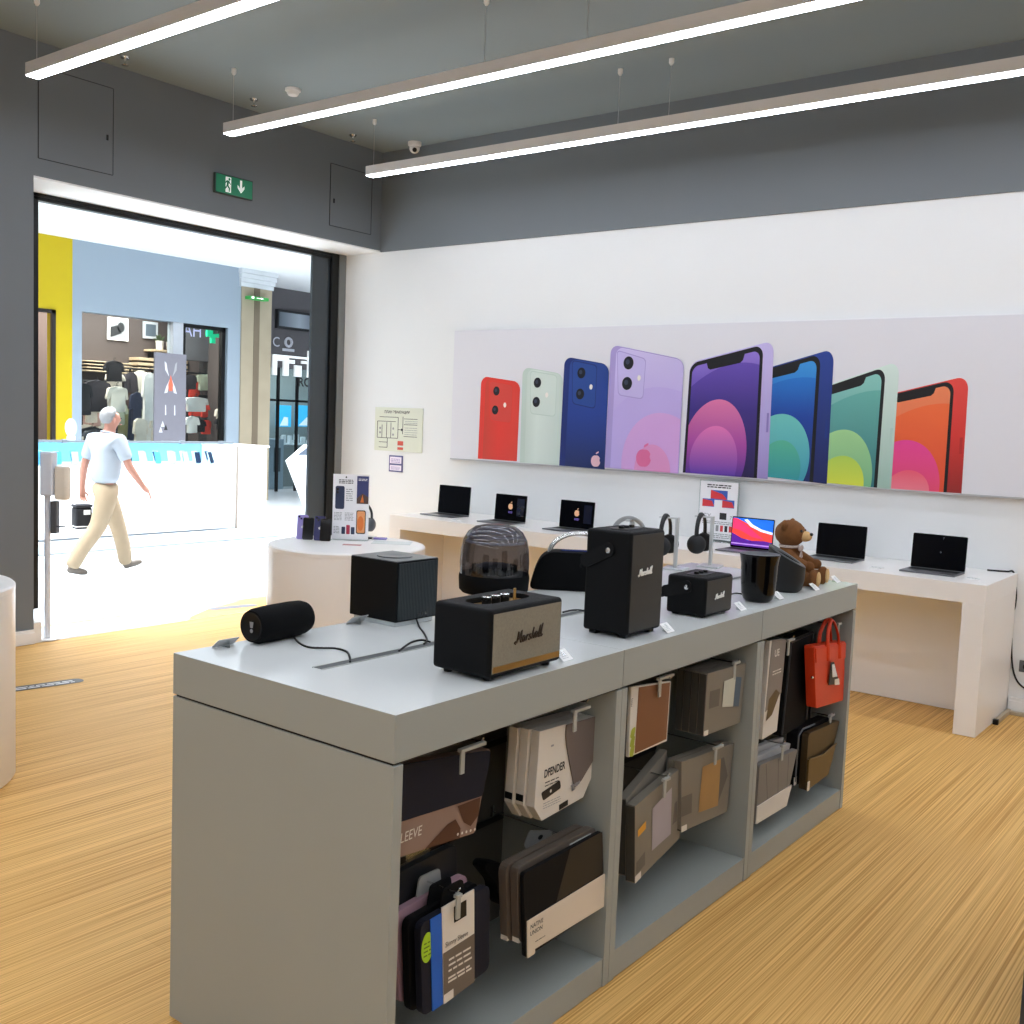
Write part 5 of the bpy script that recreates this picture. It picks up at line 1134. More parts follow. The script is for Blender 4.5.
# lower left: folded grey tablet cases in white bands
for k in (0, 1, 2):
    F = [(3.8762, 0.4087), (4.2685, 0.3844), (4.1728, 0.1582), (3.8628, 0.1662)]
    F = [(max(p[0] + .006 * k, 3.745), p[1] + .018 * k) for p in F]
    def d(t, P, B, k=k):
        if k: return
        g = G(); g.slab(pq(B, (0, 0), (1, 0), (1.03, .36), (0, .3)), P, .001, .005); g.build('paper_band', m_whitepack, t)
        g = G()
        for u in (.3, .62, .9): g.poly(pq(B, (u, .32), (u + .012, .32), (u - .14, .97), (u - .152, .97)), P, .001, 0)
        g.build('fold_lines', M('fold_dark', '#55524e', .6), t)
    panel_thing('tablet_cover', ['grey folding tablet cover in white paper band at lower left of the farthest bay', 'pale grey tablet cover second in the lower left stack of the farthest bay', 'pale grey tablet cover at the back of the lower left stack in the farthest bay'][k], 'tablet cover', F, -1.66 - .035 * k, .024, [M('ash_grey_cover', '#7f7a74', .6, var=.05), M('pale_grey_cover', '#b4b2af', .5, var=.05), M('pale_grey_cover', '#b4b2af')][k], d, .012, 'cover')
# lower right: brown black leather bag
F = [(4.3176, 0.4460), (4.7050, 0.4280), (4.5681, 0.1942), (4.3175, 0.1877)]
def d(t, P, B):
    g = G(); g.slab(pq(B, (.0, .02), (1, .04), (1, .58), (.5, .50), (.0, .56)), P, .001, .010, bev=.004); g.build('pocket', M('brown_leather_pocket', '#54401f', .35, var=.15, scale=20), t)
    g = G(); g.tube([P(*B(u, v), .011) for u, v in ((.02, .57), (.5, .51), (.99, .59))], .003, 6); g.build('zip', M('zip_bronze', '#77633c', .35, .5), t)
    g = G(); g.box(P(*B(.0, .06))[0] + .01, P(*B(.0, .06))[0] + .013, B(0, .06)[0] - .002, B(0, .06)[0] + .02, B(0, .0)[1] + .004, B(0, .0)[1] + .045); g.build('white_tag', m_whitepack, t)
panel_thing('laptop_bag', 'dark brown leather laptop bag with front pocket, lower right in the farthest bay', 'laptop bag', F, -1.635, .03, M('dark_brown_leather', '#3a2c17', .4, var=.2, scale=20), d, .025, 'body')
F2 = [(p[0] - .012, p[1] + .01) for p in F]
def d(t, P, B):
    g = G(); g.tube([P(*B(u, v), .002) for u, v in ((.02, .1), (.03, .9), (.14, .985), (.5, .985))], .004, 6); g.build('piping', M('piping_pale', '#6d6f72', .4), t)
    g = G(); g.box(P(*B(0, 0))[0] - .002, P(*B(0, 0))[0] + .002, B(0, 0)[0] - .003, B(0, 0)[0] + .02, B(0, 0)[1] + .01, B(0, 0)[1] + .045); g.build('white_tag', m_whitepack, t)
panel_thing('laptop_bag', 'black laptop bag hanging directly behind the dark brown leather one', 'laptop bag', F2, -1.68, .05, m_blkneo, d, .03, 'body')

# ------------------------------------------------------------------ free standing hand sanitiser at the entrance
sx, sy = -7.33, 3.93
t = thing('sanitiser_stand', 'white hand sanitiser stand with grey dispenser at the left side of the entrance', 'sanitiser stand', (sx, sy, 0))
g = G(); g.lathe([(0, 0), (.08, 0), (.08, .006), (.03, .012), (0, .012)], (sx, sy, .004), 32); g.build('foot', m_trimw, t, 40)
g = G(); g.tube([(sx, sy, .012), (sx, sy, 1.1)], .022, 12); g.build('pole', M('pole_white', '#dfe6f2', .4), t, 60)
R = Matrix.Rotation(math.radians(37), 3, 'Z')
g = G(); g.box(sx - .028, sx + .062, sy - .05, sy + .05, 1.08, 1.40, bev=.012, rot=R); g.build('dispenser', M('dispenser_grey', '#dde4f0', .4), t)
v = R @ Vector((.112, .0, 0))
g = G(); g.box(sx + v.x - .05, sx + v.x + .05, sy + v.y - .04, sy + v.y + .04, 1.05, 1.30, bev=.02, rot=R); g.build('wipe_box', M('wipe_box_beige', '#e8e0d2', .5), t)
v = R @ Vector((.055, 0, 0))
g = G(); g.box(sx + v.x - .02, sx + v.x + .025, sy + v.y - .03, sy + v.y + .03, .80, 1.04, bev=.006, rot=R); g.box(sx + v.x - .005, sx + v.x + .1, sy + v.y - .005, sy + v.y + .005, .85, .86, rot=R); g.build('bottle', M('bottle_grey', '#4d5055', .4), t)

# ------------------------------------------------------------------ white kiosk in the mall
KX, KY0, KY1 = -11.55, 5.6, 9.38
m_kw = M('kiosk_overexposed_white', '#f4f5f6', .25, var=.01, emit=.3)  # emission added so the white fronts blow out; the kiosk is no lamp
t = thing('mall_kiosk', 'long white kiosk counter with glass top display in the mall', 'kiosk', (KX - .45, 7.6, 0))
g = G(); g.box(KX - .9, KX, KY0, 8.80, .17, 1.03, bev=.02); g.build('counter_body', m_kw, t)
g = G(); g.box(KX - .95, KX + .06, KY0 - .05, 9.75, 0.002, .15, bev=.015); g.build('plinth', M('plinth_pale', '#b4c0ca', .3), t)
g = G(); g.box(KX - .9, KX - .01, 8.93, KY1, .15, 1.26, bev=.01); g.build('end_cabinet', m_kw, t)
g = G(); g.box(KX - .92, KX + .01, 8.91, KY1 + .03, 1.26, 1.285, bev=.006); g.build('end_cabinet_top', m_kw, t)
g = G(); g.box(KX - .05, KX - .02, 8.885, 8.90, .15, 1.28); g.build('steel_divider', M('divider_brown', '#8d8378', .5), t)
g = G(); g.box(KX - .012, KX - .004, KY0, 8.80, 1.03, 1.30); g.box(KX - .9, KX - .004, KY0, 8.80, 1.30, 1.308); g.build('glass_case', MGLASS('case_glass', '#e8f3f6', .97, .12), t)
g = G(); g.box(KX - .02, KX + .004, KY0, 8.80, 1.308, 1.335, bev=.003)
for y in (6.4, 7.2, 8.0, 8.6): g.box(KX - .03, KX + .012, y - .03, y + .03, 1.30, 1.345, bev=.003)
g.build('top_rail', M('rail_steel', '#8b949c', .35, .5), t)
g = G(); g.box(KX - .9, KX - .88, KY0, 8.92, 1.03, 1.29); g.build('back_light', M('cyan_backlight', '#86bfdc', .5, emit=.16), t)
rn = random.Random(11); m_cyan = M('phone_cyan', '#6fb8e0', .4, emit=.2); m_dk = M('phone_dark_blue', '#22304f', .4); m_wh = M('phone_white', '#eef6fa', .4)
pr = None; y = 5.75; i = 0
while y < 8.72:
    m = (m_cyan, m_wh, m_dk, m_cyan, m_wh, m_dk, m_wh)[rn.randrange(7)]
    t = thing('display_phone', 'small phone standing in the lit glass case of the white kiosk', 'phone', (KX - .14 - .13 * (i % 3), y, 1.03), 'phones inside the kiosk glass case')
    a = rn.uniform(-.4, .4); R = Matrix.Rotation(a, 3, 'Z') @ Matrix.Rotation(-.35, 3, 'Y')
    g = G(); g.box(-.005, .005, -.038, .038, .012, .165, bev=.003, rot=R); g.build('handset', m, t, None, True)
    g = G(); g.slab([(-.04, 0), (.03, 0), (-.01, .07)], lambda a_, b_, o=0.: Vector((a_, o, b_)), -.02, .02); g.build('stand', m_wh, t, None, True)
    y += rn.uniform(.05, .085); i += 1
# bollard like white lamp behind the man
t = thing('table_lamp', 'pale rounded sign standing on the kiosk top left of the walking man', 'sign', (KX - .45, 6.62, 1.31))
q = (6.7306, 1.4176)
g = G(); g.slab(ellip(0, .16, .075, .11, 28), PX(0), -.01, .01, bev=.003); g.build('face', M('sign_pale_blue', '#b4c4d2', .5), t, None, True)
g = G(); g.box(-.03, .03, -.04, .04, 0, .06, bev=.004); g.build('stand', m_wh, t, None, True)
t.location = (-12.0, q[0], 1.31)

# ------------------------------------------------------------------ clothing shop behind the blue facade
XW = -19.2
y0, y1 = wy0 - 1.2, wy1 + .8
g = G(); g.box(XW - .1, XW, y0, y1, 0, 4.2); struct(g.build('wall_clothes_shop', M('taupe_shop_wall', '#554a46', .8, var=.03)), 'dark taupe wall inside the clothing shop')
g = G(); g.box(XW, XF - .25, y0, y1, 3.9, 4.0); struct(g.build('ceiling_clothes_shop', m_grey))
g = G(); g.box(XW, XF - .25, y0 - .1, y0, 0, 4.0); struct(g.build('wall_clothes_left', MATS['taupe_shop_wall']))
g = G(); g.box(XW, XF - .25, y1, y1 + .1, 0, 4.0); struct(g.build('wall_clothes_right', MATS['taupe_shop_wall']))
area('shop_light', (-17.8, (y0 + y1) / 2, 3.85), 2.2, 3.6, 420, col=(1, .93, .86))
def wbox(name, lab, cat, P4, x, th, mat, grp=None, part='body'):
    a, b = P4; t = thing(name, lab, cat, (x, (a[0] + b[0]) / 2, min(a[1], b[1])), grp)
    g = G(); g.box(x - th, x, min(a[0], b[0]), max(a[0], b[0]), min(a[1], b[1]), max(a[1], b[1]), bev=.004); g.build(part, mat, t); return t
m_pine = M('pale_pine', '#c9b292', .6, var=.06)
# framed pictures
for (a, b), lab, c in (([(11.5098, 3.5238), (11.9643, 3.0703)], 'framed black and white picture with white mat on the dark wall inside the clothing shop', 1), ([(12.3004, 3.5148), (12.6413, 3.1691)], 'smaller grey framed picture beside the plants inside the clothing shop', 0)):
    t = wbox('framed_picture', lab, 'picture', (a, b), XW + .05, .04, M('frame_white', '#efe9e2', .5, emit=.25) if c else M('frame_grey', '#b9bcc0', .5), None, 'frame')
    g = G(); P = PX(XW + .051); m = .05; Y0_, Y1_, Z0_, Z1_ = a[0] + m, b[0] - m, b[1] + m, a[1] - m
    g.poly([(Y0_, Z0_), (Y1_, Z0_), (Y1_, Z1_), (Y0_, Z1_)], P, 0, 0)
    if c:
        g.poly([(Y0_, Z0_ + .2), (Y0_ + .15, Z1_ - .1), (Y1_ - .1, Z0_ + .1), (Y0_, Z0_)], P, .002, 1); g.poly(ellip(Y1_ - .12, Z1_ - .14, .08, .1, 16), P, .002, 1)
    g.build('print', [M('print_grey', '#9a9a9c', .6) if c else M('print_slate', '#56606a', .6), m_ink], t)
# wall shelf and potted plants
a, b = [(12.3396, 2.9467), (12.9040, 2.9606)]
t = thing('wall_shelf', 'thin wooden shelf with two potted plants on the clothing shop wall', 'shelf', (-19, (a[0] + b[0]) / 2, a[1])); g = G(); g.box(XW, -18.8, a[0], b[0], a[1] - .04, a[1], bev=.004); g.build('board', m_pine, t)
g = G(); g.box(XW, -19.15, a[0] + .1, a[0] + .13, a[1] - .16, a[1] - .04); g.build('bracket', m_black, t)
for px, lab in ((161, 'left potted plant in a white pot on the clothing shop shelf'), (171.5, 'right potted plant in a white pot on the clothing shop shelf')):
    c = (9.2620, 8.7810)
    yy = a[0] + (b[0] - a[0]) * (px - 152) / 24
    t = thing('potted_plant', lab, 'potted plant', (-18.95, yy, a[1])); g = G(); g.lathe([(0, 0), (.07, 0), (.085, .18), (.075, .18), (0, .16)], (-18.95, yy, a[1]), 20); g.build('pot', M('pot_white', '#ded6cc', .5), t, 40)
    g = G(); rp = random.Random(px)
    for i in range(34):
        th = rp.uniform(0, 2 * PI); el = rp.uniform(.2, 1.4); L = rp.uniform(.08, .17); d_ = Vector((math.cos(th) * math.cos(el), math.sin(th) * math.cos(el), math.sin(el))); c_ = Vector((-18.95, yy, a[1] + .17)); s_ = d_.orthogonal().normalized() * .018
        f = g.bm.faces.new([g.bm.verts.new(p) for p in (c_, c_ + d_ * L * .6 + s_, c_ + d_ * L, c_ + d_ * L * .6 - s_)])
    g.build('foliage', M('plant_green', '#3d4a2c', .6, var=.3), t)
# display slat boards
for i, ((a, b), lab) in enumerate((([(10.8859, 2.6389), (11.8731, 2.3919)], 'left pale wooden slat board on the clothing shop wall'), ([(12.0037, 2.7793), (13.3311, 2.3743)], 'right pale wooden slat board on the clothing shop wall'))):
    b = (min(b[0], y1 - .03), b[1]); t = thing('slat_board', lab, 'display board', (-18.9, (a[0] + b[0]) / 2, b[1])); h = (a[1] - b[1]) / 4
    for k in range(4): g = G(); g.box(XW, -18.85, a[0], b[0], b[1] + h * k + .02, b[1] + h * (k + 1) - .02, bev=.006); g.build('slat', m_pine, t)
# garments: a draped shape with shoulders, sleeves and a wavy hem on a hanger
def garment(lab, y, ztop, w, h, x, mat, grp, kind='shirt', seed=0):
    rn = random.Random(seed)
    t = thing('shirt' if kind == 'shirt' else 'trousers', lab, 'garment', (x, y, ztop), grp)
    g = G()
    if kind == 'shirt': o = [(-.06 * w, 0), (-.5 * w, -.09 * h), (-.62 * w, -.5 * h), (-.46 * w, -.52 * h), (-.40 * w, -.25 * h), (-.42 * w, -h), (.42 * w, -h * .97), (.40 * w, -.25 * h), (.46 * w, -.52 * h), (.62 * w, -.5 * h), (.5 * w, -.09 * h), (.06 * w, 0), (0, -.04 * h)]
    else: o = [(-.4 * w, 0), (.4 * w, 0), (.5 * w, -h), (.08 * w, -h), (0, -.35 * h), (-.08 * w, -h), (-.5 * w, -h)]
    o = rpoly(o, .03, 3); ph = rn.uniform(0, 6)
    g.slab(o, lambda a, b, q=0.: Vector((q + .025 * math.sin(a * 26 + ph) , a, b)), -.035, .035, bev=.01); g.build('cloth', mat, t, 60, True)
    g = G(); g.tube([(0, 0, -.02), (0, 0, .05), (0, .02, .07), (0, .035, .05)], .006, 6); g.tube([(0, -.4 * w, -.07 * h), (0, 0, .01), (0, .4 * w, -.07 * h)], .007, 6); g.build('hanger', m_black, t, None, True)
    return t
cols = {n: M('cloth_' + n, h, .85, var=.12, scale=8) for n, h in dict(black='#1d1a1c', char='#3a3438', cream='#e8dccb', white='#efe9e2', navy='#2b3146', olive='#7d7a50', pink='#c9a296', sage='#a9b09a', brown='#5a4238', red='#d2402f', grey='#8c8a8c').items()}
spec = [  # px x, px y top, px width, px height, colour, kind, x
 (81,383,18,20,'black','shirt'),(97,380,22,24,'char','shirt'),(114,361,17,16,'black','shirt'),(115,373,16,12,'cream','shirt'),
 (103,386,17,16,'brown','shirt'),(117,386,16,20,'cream','shirt'),(84,394,12,16,'char','shirt'),(92,402,12,16,'cream','shirt'),(83,412,13,14,'pink','shirt'),(96,411,16,12,'pink','shirt'),(92,427,16,14,'black','shirt'),(118,402,14,18,'sage','shirt'),(124,407,12,26,'olive','shirt'),
 (131,372,12,30,'char','shirt'),(141,370,15,34,'cream','shirt'),(149,372,12,38,'white','shirt'),(137,392,11,26,'navy','shirt'),(133,409,12,26,'navy','trousers'),(147,395,11,26,'sage','shirt'),(152,398,10,24,'white','shirt'),(140,418,12,24,'cream','shirt'),(149,416,12,24,'white','shirt'),
 (190,375,12,12,'char','shirt'),(205,374,18,14,'sage','shirt'),(197,381,22,16,'red','shirt'),(196,397,22,12,'white','shirt'),(194,404,14,10,'red','shirt'),(204,402,9,13,'red','shirt'),(200,404,10,8,'black','shirt'),(207,398,10,12,'white','shirt'),(192,416,12,14,'white','shirt'),(199,420,14,10,'black','shirt'),(206,420,9,12,'red','shirt'),(193,424,9,8,'red','shirt'),
 (219,398,10,10,'black','shirt'),(221,418,11,10,'black','shirt'),(221,408,10,14,'cream','shirt'),(221,426,10,14,'cream','shirt'),
 (86,424,12,14,'cream','shirt'),(104,424,12,14,'cream','shirt'),(110,414,12,16,'cream','shirt'),(112,396,10,12,'white','shirt'),(99,394,10,12,'pink','shirt'),(126,392,10,14,'brown','shirt'),(88,391,10,11,'white','shirt'),(156,414,8,22,'cream','shirt')]
GPOS = [[(10.0013, 2.1424), (10.3091, 2.2130), (10.6428, 2.5778), (10.6643, 2.3607), (10.4273, 2.1111), (10.7063, 2.1255), (10.0593, 1.9494), (10.2139, 1.8127), (10.0415, 1.6273), (10.2925, 1.6534), (10.2161, 1.3623), (10.7286, 1.8331), (10.8513, 1.7456), (10.9896, 2.3992), (11.1971, 2.4494), (11.3663, 2.4226), (11.1174, 2.0351), (11.0370, 1.7151), (11.3284, 1.9886), (11.4356, 1.9368), (11.1848, 1.5513), (11.3750, 1.5944), (12.2701, 2.4206), (12.6167, 2.4611), (12.4327, 2.3129), (12.4145, 1.9982), (12.3704, 1.8590), (12.6024, 1.9074), (12.5095, 1.8643), (12.6717, 1.9895), (12.3279, 1.6220), (12.4912, 1.5477), (12.6554, 1.5520), (12.3533, 1.4655), (12.9578, 2.0017), (13.0135, 1.6016), (13.0098, 1.8029), (13.0165, 1.4403), (10.0999, 1.4138), (10.4512, 1.4219), (10.5693, 1.6076), (10.6071, 1.9380), (10.3495, 1.9627), (10.8900, 2.0243), (10.1358, 2.0066), (11.5249, 1.6368)], [(10.1442, 2.1480), (10.4563, 2.2196), (10.7948, 2.5896), (10.8167, 2.3694), (10.5762, 2.1163), (10.8592, 2.1309), (10.2030, 1.9523), (10.3598, 1.8136), (10.1850, 1.6255), (10.4396, 1.6520), (10.3621, 1.3568), (10.8819, 1.8343), (11.0064, 1.7456), (11.1466, 2.4085), (11.3571, 2.4594), (11.5287, 2.4323), (11.2762, 2.0391), (11.1947, 1.7146), (11.4902, 1.9920), (11.5989, 1.9394), (11.3446, 1.5485), (11.5376, 1.5922), (12.4454, 2.4302), (12.7970, 2.4713), (12.6103, 2.3209), (12.5918, 2.0017), (12.5471, 1.8605), (12.7825, 1.9096), (12.6882, 1.8659), (12.8527, 1.9929), (12.5040, 1.6202), (12.6697, 1.5449), (12.8362, 1.5492), (12.5298, 1.4614), (13.1429, 2.0053), (13.1994, 1.5995), (13.1957, 1.8036), (13.2025, 1.4359), (10.2442, 1.4090), (10.6005, 1.4172), (10.7203, 1.6056), (10.7587, 1.9406), (10.4974, 1.9657), (11.0456, 2.0282), (10.2806, 2.0103), (11.6896, 1.6352)], [(10.2871, 2.1536), (10.6036, 2.2262), (10.9468, 2.6014), (10.9690, 2.3781), (10.7252, 2.1214), (11.0122, 2.1363), (10.3467, 1.9551), (10.5057, 1.8145), (10.3284, 1.6237), (10.5866, 1.6506), (10.5080, 1.3512), (11.0352, 1.8355), (11.1614, 1.7455), (11.3036, 2.4177), (11.5171, 2.4693), (11.6911, 2.4419), (11.4350, 2.0432), (11.3524, 1.7141), (11.6520, 1.9954), (11.7623, 1.9421), (11.5044, 1.5457), (11.7001, 1.5900), (12.6206, 2.4398), (12.9772, 2.4814), (12.7879, 2.3289), (12.7692, 2.0052), (12.7238, 1.8621), (12.9625, 1.9119), (12.8669, 1.8675), (13.0337, 1.9963), (12.6801, 1.6184), (12.8481, 1.5420), (13.0170, 1.5464), (12.7063, 1.4574), (13.3281, 2.0089), (13.3854, 1.5974), (13.3815, 1.8044), (13.3884, 1.4315), (10.3885, 1.4042), (10.7498, 1.4125), (10.8713, 1.6035), (10.9102, 1.9433), (10.6452, 1.9688), (11.2012, 2.0322), (10.4254, 2.0140), (11.8542, 1.6335)], [(10.4300, 2.1592), (10.7509, 2.2328), (11.0989, 2.6132), (11.1214, 2.3869), (10.8741, 2.1266), (11.1651, 2.1416), (10.4904, 1.9580), (10.6517, 1.8154), (10.4719, 1.6220), (10.7336, 1.6492), (10.6540, 1.3457), (11.1884, 1.8367), (11.3164, 1.7455), (11.4606, 2.4270), (11.6770, 2.4793), (11.8535, 2.4515), (11.5938, 2.0473), (11.5100, 1.7136), (11.8139, 1.9988), (11.9257, 1.9448), (11.6641, 1.5428), (11.8626, 1.5877), (12.7959, 2.4493), (13.1575, 2.4916), (12.9655, 2.3370), (12.9465, 2.0088), (12.9006, 1.8636), (13.1425, 1.9141), (13.0456, 1.8692), (13.2148, 1.9998), (12.8563, 1.6166), (13.0266, 1.5391), (13.1978, 1.5435), (12.8828, 1.4533), (13.5132, 2.0125), (13.5713, 1.5953), (13.5674, 1.8052), (13.5744, 1.4271), (10.5328, 1.3994), (10.8991, 1.4078), (11.0223, 1.6015), (11.0617, 1.9460), (10.7931, 1.9718), (11.3567, 2.0361), (10.5702, 2.0176), (12.0189, 1.6319)], [(10.5729, 2.1648), (10.8982, 2.2394), (11.2509, 2.6251), (11.2737, 2.3956), (11.0231, 2.1317), (11.3181, 2.1470), (10.6341, 1.9608), (10.7976, 1.8163), (10.6153, 1.6202), (10.8807, 1.6478), (10.7999, 1.3402), (11.3417, 1.8379), (11.4714, 1.7454), (11.6176, 2.4363), (11.8370, 2.4893), (12.0159, 2.4611), (11.7527, 2.0513), (11.6677, 1.7131), (11.9757, 2.0023), (12.0890, 1.9474), (11.8239, 1.5400), (12.0251, 1.5855), (12.9712, 2.4589), (13.3377, 2.5018), (13.1431, 2.3450), (13.1239, 2.0123), (13.0773, 1.8652), (13.3226, 1.9164), (13.2243, 1.8708), (13.3958, 2.0032), (13.0324, 1.6147), (13.2050, 1.5362), (13.3786, 1.5407), (13.0592, 1.4492), (13.6983, 2.0161), (13.7572, 1.5932), (13.7532, 1.8059), (13.7603, 1.4226), (10.6771, 1.3946), (11.0484, 1.4031), (11.1733, 1.5995), (11.2133, 1.9487), (10.9409, 1.9749), (11.5123, 2.0400), (10.7149, 2.0213), (12.1835, 1.6303)]]
KPX = .0213  # metres for a pixel at that wall
for i, s_ in enumerate(spec):
    yy, zz = GPOS[i % 5][i]
    grp = 'left of the window' if s_[0] < 128 else ('middle of the window' if s_[0] < 160 else ('right of the grey panel' if s_[0] < 212 else 'far right edge of the window'))
    cl = {'char': 'charcoal', 'sage': 'sage green'}.get(s_[4], s_[4])
    garment('%s %s hanging in the clothing shop, %s' % (cl, s_[5], grp), yy, zz, s_[2] * KPX * 1.0, s_[3] * KPX * 1.15, -17.5 - .25 * (i % 5), cols[s_[4]], cl + ' ' + s_[5] + ' ' + grp, s_[5], i)
# clothes rails
for i, (pp, lab) in enumerate((([(10.4102, 2.1396), (11.3974, 2.2884)], 'upper left clothes rail in the clothing shop'), ([(10.4117, 1.7688), (11.3797, 1.8443)], 'middle left clothes rail in the clothing shop'), ([(11.3960, 2.4614), (12.0538, 2.5231)], 'middle clothes rail in the clothing shop'), ([(12.7008, 2.4638), (13.3789, 2.5258)], 'right clothes rail in the clothing shop behind the red garments'))):
    (ya, za), (yb, zb) = pp; zm = (za + zb) / 2
    rx = -18.25 - .32 * (i == 0); t = thing('clothes_rail', lab, 'clothes rail', (rx, (ya + yb) / 2, 0)); g = G(); g.tube([(rx, ya, zm), (rx, yb, zm)], .018, 8); g.build('bar', m_black, t)
    for q in (ya + .04, yb - .04): g = G(); g.tube([(rx, q, 0), (rx, q, zm)], .016, 8); g.build('upright', m_black, t)
# standing grey graphic panel with deer like motif, window glass, cross
a, b = [(10.6367, 2.7283), (11.2800, 1.2476)]
t = thing('window_panel', 'tall pale grey graphic panel standing in the clothing shop window', 'display panel', (-16.22, (a[0] + b[0]) / 2, 0))
g = G(); g.box(-16.24, -16.2, a[0], b[0], 0.004, a[1], bev=.004); g.build('board', M('panel_lilac_grey', '#77767f', .7), t)
g = G(); P = PX(-16.198); B = lambda u, v: (a[0] + (b[0] - a[0]) * u, b[1] + (a[1] - b[1]) * v)
for s_ in (-1, 1):
    g.poly([B(.5 + s_ * .05, .72), B(.5 + s_ * .18, .80), B(.5 + s_ * .2, .9), B(.5 + s_ * .14, .88), B(.5 + s_ * .1, .79)], P, 0, 0 if s_ < 0 else 3)
    g.poly([B(.5 + s_ * .02, .70), B(.5 + s_ * .14, .60), B(.5 + s_ * .2, .52), B(.5 + s_ * .1, .53)], P, 0, 0)
g.poly([B(.5, .74), B(.58, .62), B(.55, .55), B(.45, .55), B(.42, .62)], P, .001, 1)
for u in (.33, .62): g.poly([B(u, .26), B(u + .04, .26), B(u + .03, .38), B(u, .38)], P, 0, 0)
for u, v in ((.14, .05), (.3, .08), (.2, .12)): g.poly([B(u, v), B(u + .12, v), B(u + .06, v + .07)], P, 0, 2 if u > .25 else 0)
g.build('motif', [M('motif_white', '#c9c9ce', .6), M('motif_coral', '#e2664a', .6), m_ink, m_greyink], t)
ft = []
c0, c1 = [(11.2176, 3.2612), (11.4288, 3.1914)]
t = thing('window_2', 'shop window post and black framed glass door of the clothing shop', 'window', (XF, c0[0], .5)); t['kind'] = 'structure'
g = G(); g.box(XF - .2, XF - .02, c0[0], c1[0], .5, wz1); g.build('post', M('post_grey', '#b6bac0', .5), t)
gy1 = wy1 - .02
g = G()
for bx in ((c1[0], c1[0] + .07, .5, wz1), (gy1 - .07, gy1, .5, wz1), (c1[0], gy1, wz1 - .07, wz1)): g.box(XF - .15, XF - .05, *bx)
g.build('frame', m_black, t)
g = G(); g.box(XF - .11, XF - .10, c1[0] + .07, gy1 - .07, .5, wz1 - .07); g.build('pane', m_glass, t)
g = G(); g.box(XF - .11, XF - .10, wy0, c0[0], .5, wz1); g.build('pane', m_glass, t)
q = (11.4834, 3.0967); g = G(); g.text('AH', PX(XF - .098), q[0], q[1], .34, 0, 0, sx=.85); g.build('lettering', M('letter_lilac', '#b9bde0', .5), t)
q = (12.3647, 3.2120)
t = thing('pharmacy_cross', 'glowing green cross sign behind the clothing shop glass', 'sign', (-16.9, q[0], q[1]))
g = G(); s_ = .047
g.slab([(s_ * a_ + q[0], s_ * 1.25 * b_ + q[1]) for a_, b_ in ((-1, 1), (-1, 3), (1, 3), (1, 1), (3, 1), (3, -1), (1, -1), (1, -3), (-1, -3), (-1, -1), (-3, -1), (-3, 1))], PX(-16.9), -.05, 0); g.build('cross', M('cross_green', '#16c98d', .4, emit=.7), t)
g = G(); g.box(-16.94, -16.74, q[0] - .01, q[0] + .01, q[1], wz1 + .3); g.build('bracket', m_black, t)
a, b = [(13.5999, 3.1276), (13.8962, 2.2793)]
t = wbox('hanging_banner', 'tall dark banner with a small white line inside the clothing shop at right', 'banner', (a, b), -18.5, .03, M('banner_dark', '#2c2a30', .7)); g = G(); g.poly([(a[0] + .1, a[1] - .25), (b[0] - .08, a[1] - .25), (b[0] - .08, a[1] - .19), (a[0] + .1, a[1] - .19)], PX(-18.499)); g.build('line', m_white, t)

# ------------------------------------------------------------------ dark shopfront beyond the pillar
XS = -18.2; sy0, sy1 = 13.0, 19.0
g = G(); g.box(XS - .2, XS, sy0 - .6, sy1, 2.75, 4.48); struct(g.build('wall_dark_shopfront', M('dark_fascia', '#5f5d60', .7)), 'dark fascia over the far shopfront')
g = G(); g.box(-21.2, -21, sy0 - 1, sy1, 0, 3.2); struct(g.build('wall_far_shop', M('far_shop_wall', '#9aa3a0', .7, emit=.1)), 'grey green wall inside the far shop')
g = G(); g.box(-21, XS - 1.2, sy0 - .1, sy0, 0, 4.48); struct(g.build('wall_far_shop_side', m_grey))
area('far_shop_light', (-19.6, 16, 3.1), 1.8, 4, 120, col=(.92, .98, 1))
a, b = [(14.9074, 4.0069), (16.1292, 3.6005)]
t = wbox('fascia_screen', 'blank grey screen panel on the dark fascia of the far shop', 'screen', (a, b), XS + .09, .092, M('screen_casing', '#1d1f22', .4), None, 'casing'); g = G(); g.poly([(a[0] + .05, b[1] + .05), (b[0] - .05, b[1] + .05), (b[0] - .05, a[1] - .05), (a[0] + .05, a[1] - .05)], PX(XS + .092)); g.build('screen', MG('screen_grey_blue', [(0, '#59646e'), (.5, '#a2adb8'), (1, '#4a535c')], 1, .3), t)
t = thing('shop_lettering', 'pale letters over the window of the far shop', 'lettering', (XS + .02, 14.5, 2.4))
c = [(14.8277, 3.3310), (15.1903, 3.3185), (14.8390, 2.8767)]
g = G(); P = PX(XS + .03); g.text('C', P, c[0][0], c[0][1] - .13, .3, 0); g.tube([P(c[1][0] + .09 + .09 * math.cos(2 * PI * i / 16), c[1][1] + .09 * math.sin(2 * PI * i / 16)) for i in range(16)], .03, 6, closed=True); g.poly([(c[1][0] - .08, c[1][1] - .2), (c[1][0] + .26, c[1][1] - .2), (c[1][0] + .26, c[1][1] - .14), (c[1][0] - .08, c[1][1] - .14)], P); g.build('small_letters', M('letter_grey', '#a9adb6', .5, emit=.3), t)
g = G(); z_ = c[2][1] 
for (u0, u1, v0, v1) in ((0, .12, -.3, .12), (.30, .45, -.3, .12), (.62, .82, -.30, -.05), (1.0, 1.12, -.3, .3), (.12, .3, .02, .1), (.45, .62, -.02, .06), (.82, 1.0, .0, .06), (1.0, 1.3, -.3, -.2), (0, 1.3, .10, .15)): g.box(XS + .01, XS + .05, c[2][0] + u0, c[2][0] + u1, z_ + v0, z_ + v1)
